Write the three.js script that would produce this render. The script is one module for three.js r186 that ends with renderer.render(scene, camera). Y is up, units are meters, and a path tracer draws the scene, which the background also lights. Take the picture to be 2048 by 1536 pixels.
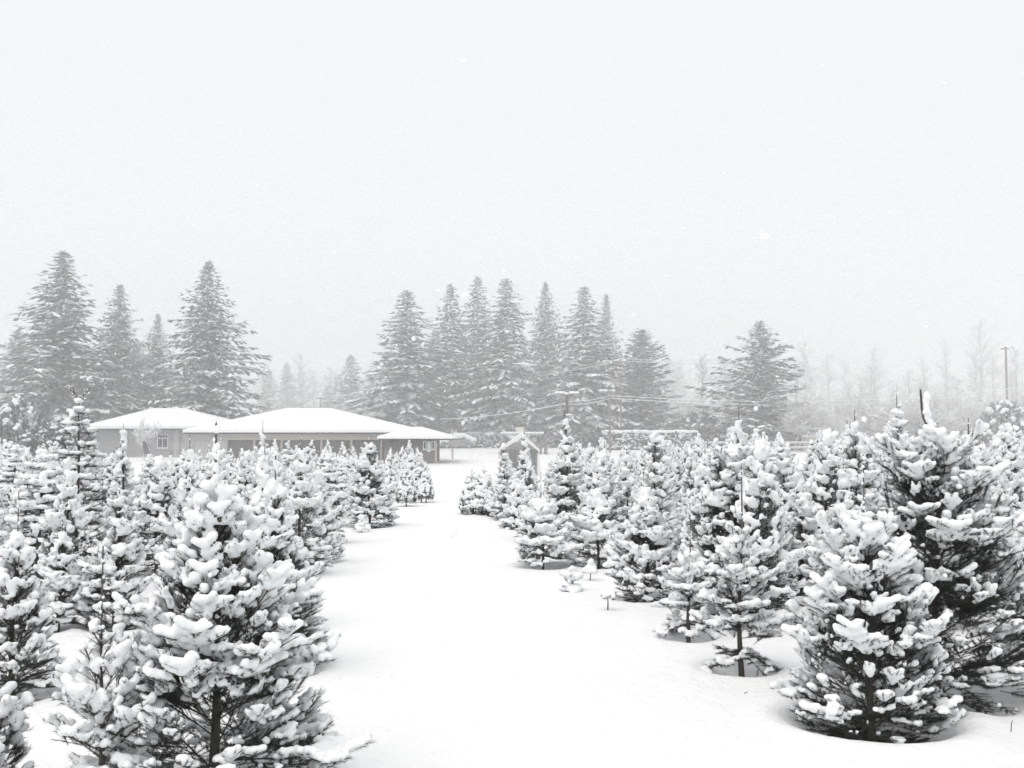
import * as THREE from 'three';
import { mergeGeometries } from 'three/addons/utils/BufferGeometryUtils.js';

// ------------------------------------------------------------------ camera, sky, sun, exposure
const F = 2071, HORIZON = 876, EYE = 2.3, PITCH = Math.atan((HORIZON - 768) / F);   // focal length and horizon row for a picture 2048 x 1536
const scene = new THREE.Scene();
const camera = new THREE.PerspectiveCamera((2 * Math.atan(768 / F) * 180) / Math.PI, 4 / 3, 0.05, 1500);
camera.position.set(0, EYE, 0);
camera.rotation.x = PITCH;
const renderer = new THREE.WebGLRenderer({ antialias: true });
renderer.toneMapping = THREE.LinearToneMapping;
renderer.toneMappingExposure = 0.97;
renderer.shadowMap.enabled = true;
{
  const W = 64, H = 32, d = new Float32Array(W * H * 4);
  for (let i = 0; i < W * H; i++) d.set([0.965, 0.978, 0.988, 1], i * 4);                // an even snow sky
  const t = new THREE.DataTexture(d, W, H, THREE.RGBAFormat, THREE.FloatType);
  t.mapping = THREE.EquirectangularReflectionMapping; t.magFilter = THREE.LinearFilter; t.needsUpdate = true;
  scene.background = t; scene.environment = t;
}
const sun = new THREE.DirectionalLight(0xfff8f0, 1.45);
sun.position.set(-30, 90, 40); sun.castShadow = true; sun.shadow.radius = 110;
sun.shadow.mapSize.set(2048, 2048);
Object.assign(sun.shadow.camera, { left: -90, right: 90, top: 90, bottom: -140, near: 1, far: 400 });
sun.shadow.camera.updateProjectionMatrix();
scene.add(sun);
scene.fog = new THREE.FogExp2(new THREE.Color(0.95, 0.97, 0.98), 0.0009);

// ------------------------------------------------------------------ helpers
const rng = (s) => () => { s = (s + 0x6d2b79f5) | 0; let t = Math.imul(s ^ (s >>> 15), 1 | s); t = (t + Math.imul(t ^ (t >>> 7), 61 | t)) ^ t; return ((t ^ (t >>> 14)) >>> 0) / 4294967296; };
const lerp = THREE.MathUtils.lerp, clamp = THREE.MathUtils.clamp, sstep = THREE.MathUtils.smoothstep, V = (x, y, z) => new THREE.Vector3(x, y, z);
const hash = (x, y, z) => { let h = Math.imul(x, 374761393) + Math.imul(y, 668265263) + Math.imul(z, 2147483647 - 1); h = Math.imul(h ^ (h >>> 13), 1274126177); return ((h ^ (h >>> 16)) >>> 0) / 4294967296; };
function noise(x, y, z) {                                             // value noise, 0 to 1
  const ix = Math.floor(x), iy = Math.floor(y), iz = Math.floor(z), f = (t) => t * t * (3 - 2 * t), u = f(x - ix), v = f(y - iy), w = f(z - iz);
  const c = (a, b, k) => hash(ix + a, iy + b, iz + k);
  return lerp(lerp(lerp(c(0, 0, 0), c(1, 0, 0), u), lerp(c(0, 1, 0), c(1, 1, 0), u), v), lerp(lerp(c(0, 0, 1), c(1, 0, 1), u), lerp(c(0, 1, 1), c(1, 1, 1), u), v), w);
}
const names = new Map();
const numbered = (n) => { const k = names.get(n) ?? 0; names.set(n, k + 1); return k ? n + '_' + String(k).padStart(3, '0') : n; };
function tag(o, label, category, group, kind) {
  if (label) o.userData.label = label; if (category) o.userData.category = category; if (group) o.userData.group = group; if (kind) o.userData.kind = kind;
  return o;
}
function thing(name, label, category, [x, y, z] = [0, 0, 0], turn = 0, group) {
  const o = new THREE.Group(); o.name = numbered(name); o.position.set(x, y, z); o.rotation.y = turn; scene.add(o);
  return tag(o, label, category, group);
}
function part(name, g, m, parent) { const o = new THREE.Mesh(g, m); o.name = name; o.castShadow = o.receiveShadow = true; parent.add(o); return o; }
function solo(name, g, m, label, category, group, kind) { const o = part(numbered(name), g, m, scene); return tag(o, label, category, group, kind); }
// where the photograph's pixel (px, py) lies at a depth D in front of the camera, and where it meets level ground
function at(px, py, D) { const v = V((px - 1024) / F, (768 - py) / F, -1).applyAxisAngle(V(1, 0, 0), PITCH); return v.multiplyScalar(-D / v.z).add(V(0, EYE, 0)); }
function depthOf(py, e = 0) { const a = Math.atan((768 - py) / F) + PITCH; return (EYE - e) / Math.tan(-a); }
function pixel(p) { const v = p.clone().sub(V(0, EYE, 0)).applyAxisAngle(V(1, 0, 0), -PITCH); return [1024 - (v.x / v.z) * F, 768 + (v.y / v.z) * F]; }

class Soup {                                                          // collects triangles for one mesh
  constructor() { this.p = []; this.c = []; }
  tri(a, b, c, col) { this.p.push(a[0], a[1], a[2], b[0], b[1], b[2], c[0], c[1], c[2]); if (col) for (let i = 0; i < 3; i++) this.c.push(col[0], col[1], col[2]); }
  quad(a, b, c, d, col) { this.tri(a, b, c, col); this.tri(a, c, d, col); }
  tube(a, b, ra, rb, n, col) {                                        // a tapered stick between two points
    const d = [b[0] - a[0], b[1] - a[1], b[2] - a[2]], l = Math.hypot(...d) || 1, ux = d[0] / l, uy = d[1] / l, uz = d[2] / l;
    let px = uy, py = -ux, pz = 0; if (Math.abs(uz) > 0.9) { px = 0; py = uz; pz = -uy; }
    const pl = Math.hypot(px, py, pz) || 1; px /= pl; py /= pl; pz /= pl;
    if (Math.hypot(uy, ux) < 1e-6) { px = 1; py = 0; pz = 0; }
    const qx = uy * pz - uz * py, qy = uz * px - ux * pz, qz = ux * py - uy * px, A = [], B = [];
    for (let i = 0; i < n; i++) {
      const t = (i / n) * 2 * Math.PI, c = Math.cos(t), s = Math.sin(t), x = px * c + qx * s, y = py * c + qy * s, z = pz * c + qz * s;
      A.push([a[0] + x * ra, a[1] + y * ra, a[2] + z * ra]); B.push([b[0] + x * rb, b[1] + y * rb, b[2] + z * rb]);
    }
    for (let i = 0; i < n; i++) { const j = (i + 1) % n; this.quad(A[i], B[i], B[j], A[j], col); }
    for (let i = 1; i < n - 1; i++) { this.tri(B[0], B[i + 1], B[i], col); this.tri(A[0], A[i], A[i + 1], col); }
  }
  box(cx, cy, cz, w, h, d, col) { const x = w / 2, y = h / 2, z = d / 2, q = (i, j, k) => [cx + i * x, cy + j * y, cz + k * z];
    this.quad(q(-1, -1, 1), q(1, -1, 1), q(1, 1, 1), q(-1, 1, 1), col); this.quad(q(1, -1, -1), q(-1, -1, -1), q(-1, 1, -1), q(1, 1, -1), col);
    this.quad(q(1, -1, 1), q(1, -1, -1), q(1, 1, -1), q(1, 1, 1), col); this.quad(q(-1, -1, -1), q(-1, -1, 1), q(-1, 1, 1), q(-1, 1, -1), col);
    this.quad(q(-1, 1, 1), q(1, 1, 1), q(1, 1, -1), q(-1, 1, -1), col); this.quad(q(-1, -1, -1), q(1, -1, -1), q(1, -1, 1), q(-1, -1, 1), col); }
  lump(c, r, squash, rnd) {                                           // a small uneven snow lump of 20 faces
    const g = LUMP, j = []; for (let i = 0; i < 12; i++) j.push(0.8 + rnd() * 0.4);
    const P = (i) => [c[0] + g.v[i][0] * r * j[i], c[1] + g.v[i][1] * r * squash * j[i], c[2] + g.v[i][2] * r * j[i]];
    for (const f of g.f) this.tri(P(f[0]), P(f[1]), P(f[2]));
  }
  build() {
    const g = new THREE.BufferGeometry(); g.setAttribute('position', new THREE.BufferAttribute(new Float32Array(this.p), 3));
    if (this.c.length) g.setAttribute('color', new THREE.BufferAttribute(new Float32Array(this.c), 3));
    g.computeVertexNormals(); TRIS += this.p.length / 9; return g;
  }
}
let TRIS = 0;
const LUMP = (() => { const t = (1 + Math.sqrt(5)) / 2, v = [[-1, t, 0], [1, t, 0], [-1, -t, 0], [1, -t, 0], [0, -1, t], [0, 1, t], [0, -1, -t], [0, 1, -t], [t, 0, -1], [t, 0, 1], [-t, 0, -1], [-t, 0, 1]].map((p) => p.map((x) => x / Math.hypot(1, t)));
  return { v, f: [[0, 11, 5], [0, 5, 1], [0, 1, 7], [0, 7, 10], [0, 10, 11], [1, 5, 9], [5, 11, 4], [11, 10, 2], [10, 7, 6], [7, 1, 8], [3, 9, 4], [3, 4, 2], [3, 2, 6], [3, 6, 8], [3, 8, 9], [4, 9, 5], [2, 4, 11], [6, 2, 10], [8, 6, 7], [9, 8, 1]] }; })();

// a smooth skin round overlapping soft balls [x, y, z, radius]: how snow bridges neighbouring twigs
const bare3 = (g) => { if (!g.index) g.setIndex(new THREE.BufferAttribute(Uint32Array.from({ length: g.attributes.position.count }, (_, i) => i), 1)); g.deleteAttribute('color'); return g; };
function skin(balls, cell) {
  if (!balls.length) return new THREE.BufferGeometry();
  let lo = [1e9, 1e9, 1e9], hi = [-1e9, -1e9, -1e9];
  for (const b of balls) for (let i = 0; i < 3; i++) { lo[i] = Math.min(lo[i], b[i] - b[3] * 1.3); hi[i] = Math.max(hi[i], b[i] + b[3] * 1.3); }
  const n = [0, 1, 2].map((i) => Math.ceil((hi[i] - lo[i]) / cell) + 3), [nx, ny, nz] = n, o = lo.map((x) => x - cell), f = new Float32Array(nx * ny * nz), sx = 1, sy = nx, sz = nx * ny;
  for (const [x, y, z, r] of balls) {
    const i0 = Math.max(0, Math.floor((x - r - o[0]) / cell)), i1 = Math.min(nx - 1, Math.ceil((x + r - o[0]) / cell)), j0 = Math.max(0, Math.floor((y - r - o[1]) / cell)), j1 = Math.min(ny - 1, Math.ceil((y + r * 1.15 - o[1]) / cell)), k0 = Math.max(0, Math.floor((z - r - o[2]) / cell)), k1 = Math.min(nz - 1, Math.ceil((z + r - o[2]) / cell)), ir = 1 / (r * r);
    for (let k = k0; k <= k1; k++) for (let j = j0; j <= j1; j++) {
      let dy = o[1] + j * cell - y; dy = dy < 0 ? dy * 1.55 : dy * 0.9; const dz = o[2] + k * cell - z, q0 = (dy * dy + dz * dz) * ir; if (q0 >= 1) continue;
      for (let i = i0; i <= i1; i++) { const dx = o[0] + i * cell - x, q = 1 - q0 - dx * dx * ir; if (q > 0) f[i + j * sy + k * sz] += q * q; }
    }
  }
  for (let k = 0, a = 0; k < nz; k++) for (let j = 0; j < ny; j++) for (let i = 0; i < nx; i++, a++) if (f[a] > 0) f[a] *= 0.72 + 0.6 * hash(i >> 1, j >> 1, k >> 1) * 0.5 + 0.3 * hash(i, j, k);
  const iso = 0.3, id = new Int32Array(f.length).fill(-1), pos = [], idx = [], C = [0, sx, sy, sx + sy, sz, sz + sx, sz + sy, sz + sx + sy], E = [[0, 1], [2, 3], [4, 5], [6, 7], [0, 2], [1, 3], [4, 6], [5, 7], [0, 4], [1, 5], [2, 6], [3, 7]];
  for (let k = 0; k < nz - 1; k++) for (let j = 0; j < ny - 1; j++) for (let i = 0; i < nx - 1; i++) {
    const a = i + j * sy + k * sz; let m = 0; for (let c = 0; c < 8; c++) if (f[a + C[c]] > iso) m |= 1 << c;
    if (m === 0 || m === 255) continue;
    let x = 0, y = 0, z = 0, q = 0;
    for (const [p, r] of E) { if (((m >> p) & 1) === ((m >> r) & 1)) continue; const t = (iso - f[a + C[p]]) / (f[a + C[r]] - f[a + C[p]]); x += lerp(p & 1, r & 1, t); y += lerp((p >> 1) & 1, (r >> 1) & 1, t); z += lerp(p >> 2, r >> 2, t); q++; }
    id[a] = pos.length / 3; pos.push(o[0] + (i + x / q) * cell, o[1] + (j + y / q) * cell, o[2] + (k + z / q) * cell);
  }
  for (let k = 1; k < nz - 1; k++) for (let j = 1; j < ny - 1; j++) for (let i = 1; i < nx - 1; i++) {
    const a = i + j * sy + k * sz, s = f[a] > iso;
    for (const [d, u, v] of [[sx, sy, sz], [sy, sz, sx], [sz, sx, sy]]) {
      if (f[a + d] > iso === s) continue;
      const q = [id[a], id[a - u], id[a - u - v], id[a - v]]; if (q.some((t) => t < 0)) continue;
      if (s) idx.push(q[0], q[1], q[2], q[0], q[2], q[3]); else idx.push(q[0], q[2], q[1], q[0], q[3], q[2]);
    }
  }
  const g = new THREE.BufferGeometry(); g.setAttribute('position', new THREE.BufferAttribute(new Float32Array(pos), 3)); g.setIndex(new THREE.BufferAttribute(new Uint32Array(idx), 1)); g.computeVertexNormals(); TRIS += idx.length / 3;
  return g;
}

// ------------------------------------------------------------------ materials
function grain(size, fn, srgb) { const d = new Uint8Array(size * size * 4); for (let y = 0; y < size; y++) for (let x = 0; x < size; x++) { const c = fn(x, y); d.set([c[0], c[1], c[2], 255], (y * size + x) * 4); }
  const t = new THREE.DataTexture(d, size, size); t.wrapS = t.wrapT = THREE.RepeatWrapping; t.magFilter = THREE.LinearFilter; t.minFilter = THREE.LinearMipmapLinearFilter; if (srgb) t.colorSpace = THREE.SRGBColorSpace; t.needsUpdate = true; return t; }
const tiled = (x, y, f, s) => { const u = (x / s) * f, v = (y / s) * f, p = (a, b) => hash(((a % f) + f) % f, ((b % f) + f) % f, f), iu = Math.floor(u), iv = Math.floor(v), g = (t) => t * t * (3 - 2 * t), a = g(u - iu), b = g(v - iv); return lerp(lerp(p(iu, iv), p(iu + 1, iv), a), lerp(p(iu, iv + 1), p(iu + 1, iv + 1), a), b); };
const snowBump = grain(512, (x, y) => { const h = tiled(x, y, 5, 512) * 0.45 + tiled(x, y, 17, 512) * 0.3 + tiled(x, y, 61, 512) * 0.15 + hash(x, y, 7) * 0.1; return [h * 255, h * 255, h * 255]; });
const std = (o) => new THREE.MeshStandardMaterial({ roughness: 0.9, metalness: 0, side: THREE.DoubleSide, ...o });
const rgb = (r, g, b) => new THREE.Color().setRGB(r, g, b);
const M = {
  snow: std({ color: rgb(0.86, 0.875, 0.89), roughness: 0.85 }),
  ground: std({ color: rgb(0.88, 0.89, 0.9), roughness: 0.9, bumpMap: snowBump, bumpScale: 0.05 }),
  needle: std({ vertexColors: true, roughness: 0.75 }),
  bark: std({ color: rgb(0.09, 0.078, 0.068) }),
  farNeedle: std({ vertexColors: true, roughness: 0.9 }),
  twig: std({ color: rgb(0.42, 0.41, 0.4) }),
  soil: std({ color: rgb(0.2, 0.19, 0.18), map: grain(256, (x, y) => { const q = tiled(x, y, 19, 256) * 0.6 + tiled(x, y, 57, 256) * 0.4, h = q > 0.62 ? 255 : 70 + 90 * tiled(x, y, 43, 256) + 40 * hash(x, y, 3); return [h, h * 0.98, h * 0.95]; }, true) }),
};

// ------------------------------------------------------------------ ground
const wells = [];                                                     // snow hollows round the trunks: x, z, radius, depth
const waves = (x, z) => 0.1 * (noise(x * 0.22 + 3, 0, z * 0.16) - 0.5) + 0.035 * (noise(x * 0.9, 5, z * 0.8) - 0.5);
const rise = (D) => 0.5 * sstep(D, 66, 88) + 0.65 * sstep(D, 95, 122);
function groundY(x, z, hollow = true) {
  let h = waves(x, z) + rise(-z);
  if (hollow) for (const w of wells) { const d2 = ((x - w[0]) ** 2 + (z - w[1]) ** 2) / (w[2] * w[2]); if (d2 < 4.5) h -= w[3] * (Math.exp(-d2 * 1.6) - 0.42 * Math.exp(-((Math.sqrt(d2) - 1.2) ** 2) * 9)); }
  return h;
}
function buildGround() {
  const zs = [], xs = [0];
  for (let D = -25; D < 3; D += 1.5) zs.push(D);
  for (let D = 3; D < 232; D += Math.max(0.075, D * 0.012)) zs.push(D);
  for (let x = 0; x < 165; ) { x += Math.max(0.085, (x - 5) * 0.06); xs.push(x); xs.unshift(-x); }
  const nx = xs.length, nz = zs.length, p = new Float32Array(nx * nz * 3), uv = new Float32Array(nx * nz * 2), idx = [];
  for (let j = 0; j < nz; j++) for (let i = 0; i < nx; i++) { const a = j * nx + i, x = xs[i], z = -zs[j]; p.set([x, groundY(x, z), z], a * 3); uv.set([x * 0.6, z * 0.6], a * 2); if (i && j) idx.push(a - nx - 1, a - nx, a, a - nx - 1, a, a - 1); }
  const g = new THREE.BufferGeometry(); g.setAttribute('position', new THREE.BufferAttribute(p, 3)); g.setAttribute('uv', new THREE.BufferAttribute(uv, 2)); g.setIndex(new THREE.BufferAttribute(new Uint32Array(idx), 1)); g.computeVertexNormals(); TRIS += idx.length / 3;
  solo('ground', g, M.ground, 'smooth snow covered ground with a wide white lane between the tree rows', undefined, undefined, 'structure');
}

// ------------------------------------------------------------------ field conifers
// o: H crown top, R radius, base first branches, whorls, per branches each, up0/up1 branch angle at foot and top, sag, gap twig spacing, twig length share, leader length, power of the outline, load of snow
function skeleton(o, rnd) {
  const S = [], tilt = o.tilt ?? [0, 0], axis = (y) => [tilt[0] * y + 0.02 * Math.sin(y * 3 + o.seed), y, tilt[1] * y + 0.02 * Math.cos(y * 2.3 + o.seed)];
  let id = 0;
  const seg = (a, b, lvl, br) => S.push({ a, b, lvl, br });
  function branch(y, az, el, len, thick) {
    const br = id++, n = 5; let p = axis(y), e = el; const pts = [p], ds = [], bend = (rnd() - 0.5) * 0.35;
    for (let i = 0; i < n; i++) { const A = az + bend * (i / n), d = [Math.cos(A) * Math.cos(e), Math.sin(e), Math.sin(A) * Math.cos(e)], q = p.map((v, k) => v + (d[k] * len) / n); seg(p, q, 0, br); pts.push(q); ds.push(d); p = q; e -= o.sag * (0.6 + rnd() * 0.5) * (len / o.R) / n; if (i > 2) e += o.tipUp ?? 0.12; }
    const steps = Math.max(1, Math.floor((len * 0.86) / o.gap));
    for (let k = 0; k < steps; k++) for (const side of [-1, 1]) {
      const s = 0.16 + (0.84 * (k + rnd() * 0.7)) / steps, f = Math.min(n - 0.001, s * n), i = Math.floor(f), b = pts[i].map((v, m) => lerp(v, pts[i + 1][m], f - i)), d = ds[i];
      const tl = (len * o.twig * (1.15 - s * 0.85) + o.gap * 0.5) * (0.7 + rnd() * 0.6), hx = -d[2], hz = d[0], hl = Math.hypot(hx, hz) || 1, w = 0.75 + rnd() * 0.35;
      const t = [d[0] * 0.75 + (side * hx * w) / hl, d[1] * 0.75 + (rnd() - 0.22) * (o.twUp ?? 0.6), d[2] * 0.75 + (side * hz * w) / hl], m = Math.hypot(...t), e1 = b.map((v, q) => v + (t[q] / m) * tl);
      seg(b, e1, 1, br);
      if (tl > o.gap * 2.2) for (const s2 of [-1, 1]) for (const at2 of [0.45, 0.75]) { const c = b.map((v, q) => lerp(v, e1[q], at2)), u = [t[0] / m + (s2 * -t[2] / m) * 0.9, t[1] / m + (rnd() - 0.4) * 0.3, t[2] / m + (s2 * t[0] / m) * 0.9], ul = Math.hypot(...u), l2 = tl * (0.62 - at2 * 0.35); seg(c, c.map((v, q) => v + (u[q] / ul) * l2), 2, br); }
    }
  }
  let az = rnd() * 6.28;
  for (let i = 0; i < o.whorls; i++) {
    const t = o.whorls > 1 ? i / (o.whorls - 1) : 0, y = o.base + (o.H - o.base) * Math.pow(t, 0.92), prof = Math.pow(1 - t, o.power) * lerp(o.tuck ?? 0.72, 1, sstep(t, -0.05, 0.22)) + (o.topLen ?? 0.14) * lerp(0.6, 1, t), n = Math.max(3, Math.round(o.per * (1 - t * 0.35)));
    for (let k = 0; k < n; k++) { az += (2 * Math.PI) / n + (rnd() - 0.5) * 0.5; branch(Math.max(0.04, y + (rnd() - 0.5) * (o.jit ?? 0.9) * (o.H - o.base) / o.whorls), az, lerp(o.up0, o.up1, Math.pow(t, 0.8)) - (o.drop ?? 0.4) * (1 - sstep(t, 0, 0.2)) + (rnd() - 0.5) * 0.3, o.R * prof * (0.78 + rnd() * 0.38)); }
    az += 0.7;
  }
  for (let i = 0; i < (o.inter ?? 0); i++) { const t = rnd() * 0.92, y = o.base + (o.H - o.base) * t; branch(y, rnd() * 6.28, lerp(o.up0, o.up1, t) + (rnd() - 0.5) * 0.5, o.R * (Math.pow(1 - t, o.power) + 0.1) * (0.4 + rnd() * 0.5)); }
  const area = Math.PI * o.R * (o.H - o.base), ns = Math.round((o.shell ?? 0) * area);
  for (let i = 0; i < ns; i++) {                                      // shoots all over the crown, pointing out and up
    let t = rnd(); for (let k = 0; k < 6 && rnd() > Math.pow(1 - t, o.power); k++) t = rnd();
    const A = rnd() * 6.28, r = o.R * (Math.pow(1 - t, o.power) * lerp(o.tuck ?? 0.8, 1, sstep(t, -0.05, 0.22)) * (0.82 + rnd() * 0.3) + 0.03), y = o.base + (o.H - o.base) * t, el = lerp(-0.35, 1.25, Math.pow(t, 0.5)) + (rnd() - 0.45) * 0.55, L = (0.13 + rnd() * 0.15) * Math.min(1.2, 0.5 + o.R * 0.8), br = id++, A2 = A + (rnd() - 0.5) * 0.5;
    const d = [Math.cos(A2) * Math.cos(el), Math.sin(el), Math.sin(A2) * Math.cos(el)], e = [axis(y)[0] + Math.cos(A) * r, y + 0.02, axis(y)[2] + Math.sin(A) * r], b = e.map((v, k) => v - d[k] * L);
    seg(b, e, 1, br);
    for (const s of [-1, 1]) for (const f of [0.35, 0.65]) { const c = b.map((v, k) => lerp(v, e[k], f)), u = [d[0] * 0.8 - s * d[2] * 0.8, d[1] * 0.8 + 0.12, d[2] * 0.8 + s * d[0] * 0.8], ul = Math.hypot(...u), l2 = L * (0.62 - f * 0.35); seg(c, c.map((v, k) => v + (u[k] / ul) * l2), 2, br); }
  }
  if (o.sheared) for (let i = 0; i < o.sheared; i++) {                // clipped crowns: short shoots all over a cone
    const t = 1 - Math.sqrt(rnd()), y = o.base + (o.H - o.base) * t, A = rnd() * 6.28, r = o.R * (Math.pow(1 - t, o.power) * lerp(0.75, 1, sstep(t, 0, 0.15)) + 0.02), c = [Math.cos(A), Math.sin(A)], L = 0.16 + rnd() * 0.1, br = id++;
    const b = [c[0] * r * 0.86, y - 0.05, c[1] * r * 0.86], e = [c[0] * (r + 0.03), y + L * 0.45, c[1] * (r + 0.03)]; seg(b, e, 1, br);
    for (const s of [-1, 1]) seg(b.map((v, k) => lerp(v, e[k], 0.4)), [e[0] - s * c[1] * 0.09, e[1] - 0.03, e[2] + s * c[0] * 0.09], 2, br);
  }
  return { S, axis, n: id };
}
function needles(soup, a, b, per, nl, nw, rnd) {
  const d = [b[0] - a[0], b[1] - a[1], b[2] - a[2]], L = Math.hypot(...d); if (L < 1e-4) return; const u = d.map((v) => v / L);
  let p = Math.abs(u[1]) < 0.9 ? [u[2], 0, -u[0]] : [1, 0, 0]; const pl = Math.hypot(...p); p = p.map((v) => v / pl); const q = [u[1] * p[2] - u[2] * p[1], u[2] * p[0] - u[0] * p[2], u[0] * p[1] - u[1] * p[0]];
  const n = Math.max(2, Math.round(L * per));
  for (let i = 0; i < n; i++) {
    const t = (i + rnd()) / n, A = rnd() * 6.283, c = Math.cos(A), s = Math.sin(A) * 0.75, l = nl * (0.7 + rnd() * 0.5), f = t > 0.93 ? 1.2 : 0.55 + rnd() * 0.3, r = [p[0] * c + q[0] * s, p[1] * c + q[1] * s, p[2] * c + q[2] * s], k = [p[0] * -s + q[0] * c, p[1] * -s + q[1] * c, p[2] * -s + q[2] * c], w = nw * 0.5;
    const x = a[0] + d[0] * t, y = a[1] + d[1] * t, z = a[2] + d[2] * t, v = 0.7 + rnd() * 0.6, col = [0.036 * v, 0.046 * v, 0.037 * v];
    soup.tri([x + k[0] * w, y + k[1] * w, z + k[2] * w], [x - k[0] * w, y - k[1] * w, z - k[2] * w], [x + (r[0] * 0.85 + u[0] * f) * l, y + (r[1] * 0.85 + u[1] * f) * l, z + (r[2] * 0.85 + u[2] * f) * l], col);
  }
}
const WOOD = [0.075, 0.062, 0.052];
const BRUSH = [1, 2].map((k) => { const s = new Soup(), r = rng(k * 71); needles(s, [0, 0, 0], [0, 0.085, 0], 400, 0.031, 0.0032, r); return s.build(); });
function grow(o) {                                                    // returns the geometries of one tree's parts
  const rnd = rng(o.seed * 7919 + 13), D = o.lod, { S, axis, n } = skeleton(o, rnd);
  const nl = o.nl ?? clamp(0.03 + D * 0.0003, 0.03, 0.05), nw = clamp(0.00045 * D, 0.003, 0.016), per = clamp((o.dense ?? 1) * 1400 / D, 34, 260), soups = [];
  const wood = new Soup(), close = D < 16, brush = [];
  if (!close) soups.push(new Soup());
  for (const s of S) {
    if (close) {
      wood.tube(s.a, s.b, s.lvl === 0 ? 0.0022 + 0.004 * o.R : 0.002, s.lvl === 0 ? 0.002 + 0.003 * o.R : 0.0013, 3, WOOD);
      const d = V(s.b[0] - s.a[0], s.b[1] - s.a[1], s.b[2] - s.a[2]), L = d.length(), m = Math.max(1, Math.round(L / 0.085)), q = new THREE.Quaternion().setFromUnitVectors(V(0, 1, 0), d.clone().normalize()).multiply(new THREE.Quaternion().setFromAxisAngle(V(0, 1, 0), rnd() * 6.28)), wd = (o.nl ?? 0.031) / 0.031 * (0.85 + rnd() * 0.3);
      for (let i = 0; i < m; i++) brush.push(new THREE.Matrix4().compose(V(lerp(s.a[0], s.b[0], i / m), lerp(s.a[1], s.b[1], i / m), lerp(s.a[2], s.b[2], i / m)), q, V(wd, (L / m / 0.085) * 1.05, wd)));
    } else needles(soups[0], s.a, s.b, s.lvl === 0 ? per * 0.8 : per, nl, nw, rnd);
  }
  // snow: samples sorted from the top down; each catches less the more lies above it
  const step = clamp(0.0026 * D, 0.022, 0.045), smp = [], cell = Math.max(0.055, step), cover = new Map();
  for (const s of S) { const L = Math.hypot(s.b[0] - s.a[0], s.b[1] - s.a[1], s.b[2] - s.a[2]), m = Math.max(1, Math.round(L / step)), st = Math.abs(s.b[1] - s.a[1]) / (L || 1); for (let i = 0; i < m; i++) { const t = ((i + 0.5) / m) * (s.lvl ? 0.84 : 0.97); smp.push([lerp(s.a[0], s.b[0], t), lerp(s.a[1], s.b[1], t), lerp(s.a[2], s.b[2], t), st, s.lvl, L / m]); } }
  smp.sort((a, b) => b[1] - a[1]);
  const balls = [], load = o.load ?? 1, th = o.thick ?? (D < 16 ? 0.037 : 0.042), cl = o.cell ?? clamp(0.0024 * D, 0.018, 0.038), sd = o.seed * 17.3;
  for (const [x, y, z, st, lvl, len] of smp) {
    const key = Math.floor(x / cell) * 4096 + Math.floor(z / cell), c = cover.get(key) ?? 0, patch = noise(x * 7 + sd, y * 7, z * 7) * 0.65 + noise(x * 19, y * 19 + sd, z * 19) * 0.35, up = clamp(y / o.H, 0, 1);
    let am = load * Math.exp(-c * (o.shade ?? 0.5)) * (1 - 0.55 * st * st * st) * sstep(patch, 0.36 - 0.12 * load, 0.62 - 0.12 * load) * lerp(o.low ?? 0.8, 1, sstep(up, 0.1, 0.55));
    cover.set(key, c + (len / 0.05) * 0.3);
    if (am < 0.26) continue;
    const r = th * (0.62 + 0.5 * Math.min(1.15, am)) * (0.72 + rnd() * 0.62) * (lvl === 2 ? 0.86 : 1) * (o.H < 0.7 ? 0.75 : 1);
    const rr = Math.max(r, cl * 1.35); balls.push([x + (rnd() - 0.5) * rr * 0.5, y + 0.008 + rr * (0.2 + 0.3 * rnd()), z + (rnd() - 0.5) * rr * 0.5, rr]);
  }
  const trunk = new Soup(), tr = o.trunk ?? 0.014 + 0.012 * o.H; let last = [axis(0)[0], -0.25, axis(0)[2]];
  for (let i = 0; i <= 10; i++) { const q = axis((o.H * i) / 10); trunk.tube(last, q, tr * (1 - i * 0.085) + 0.004, tr * (1 - (i + 1) * 0.085) + 0.004, D < 16 ? 8 : 5); last = q; }
  const lead = new Soup(), dots = new Soup(), Ln = o.leader ?? 0; 
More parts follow.
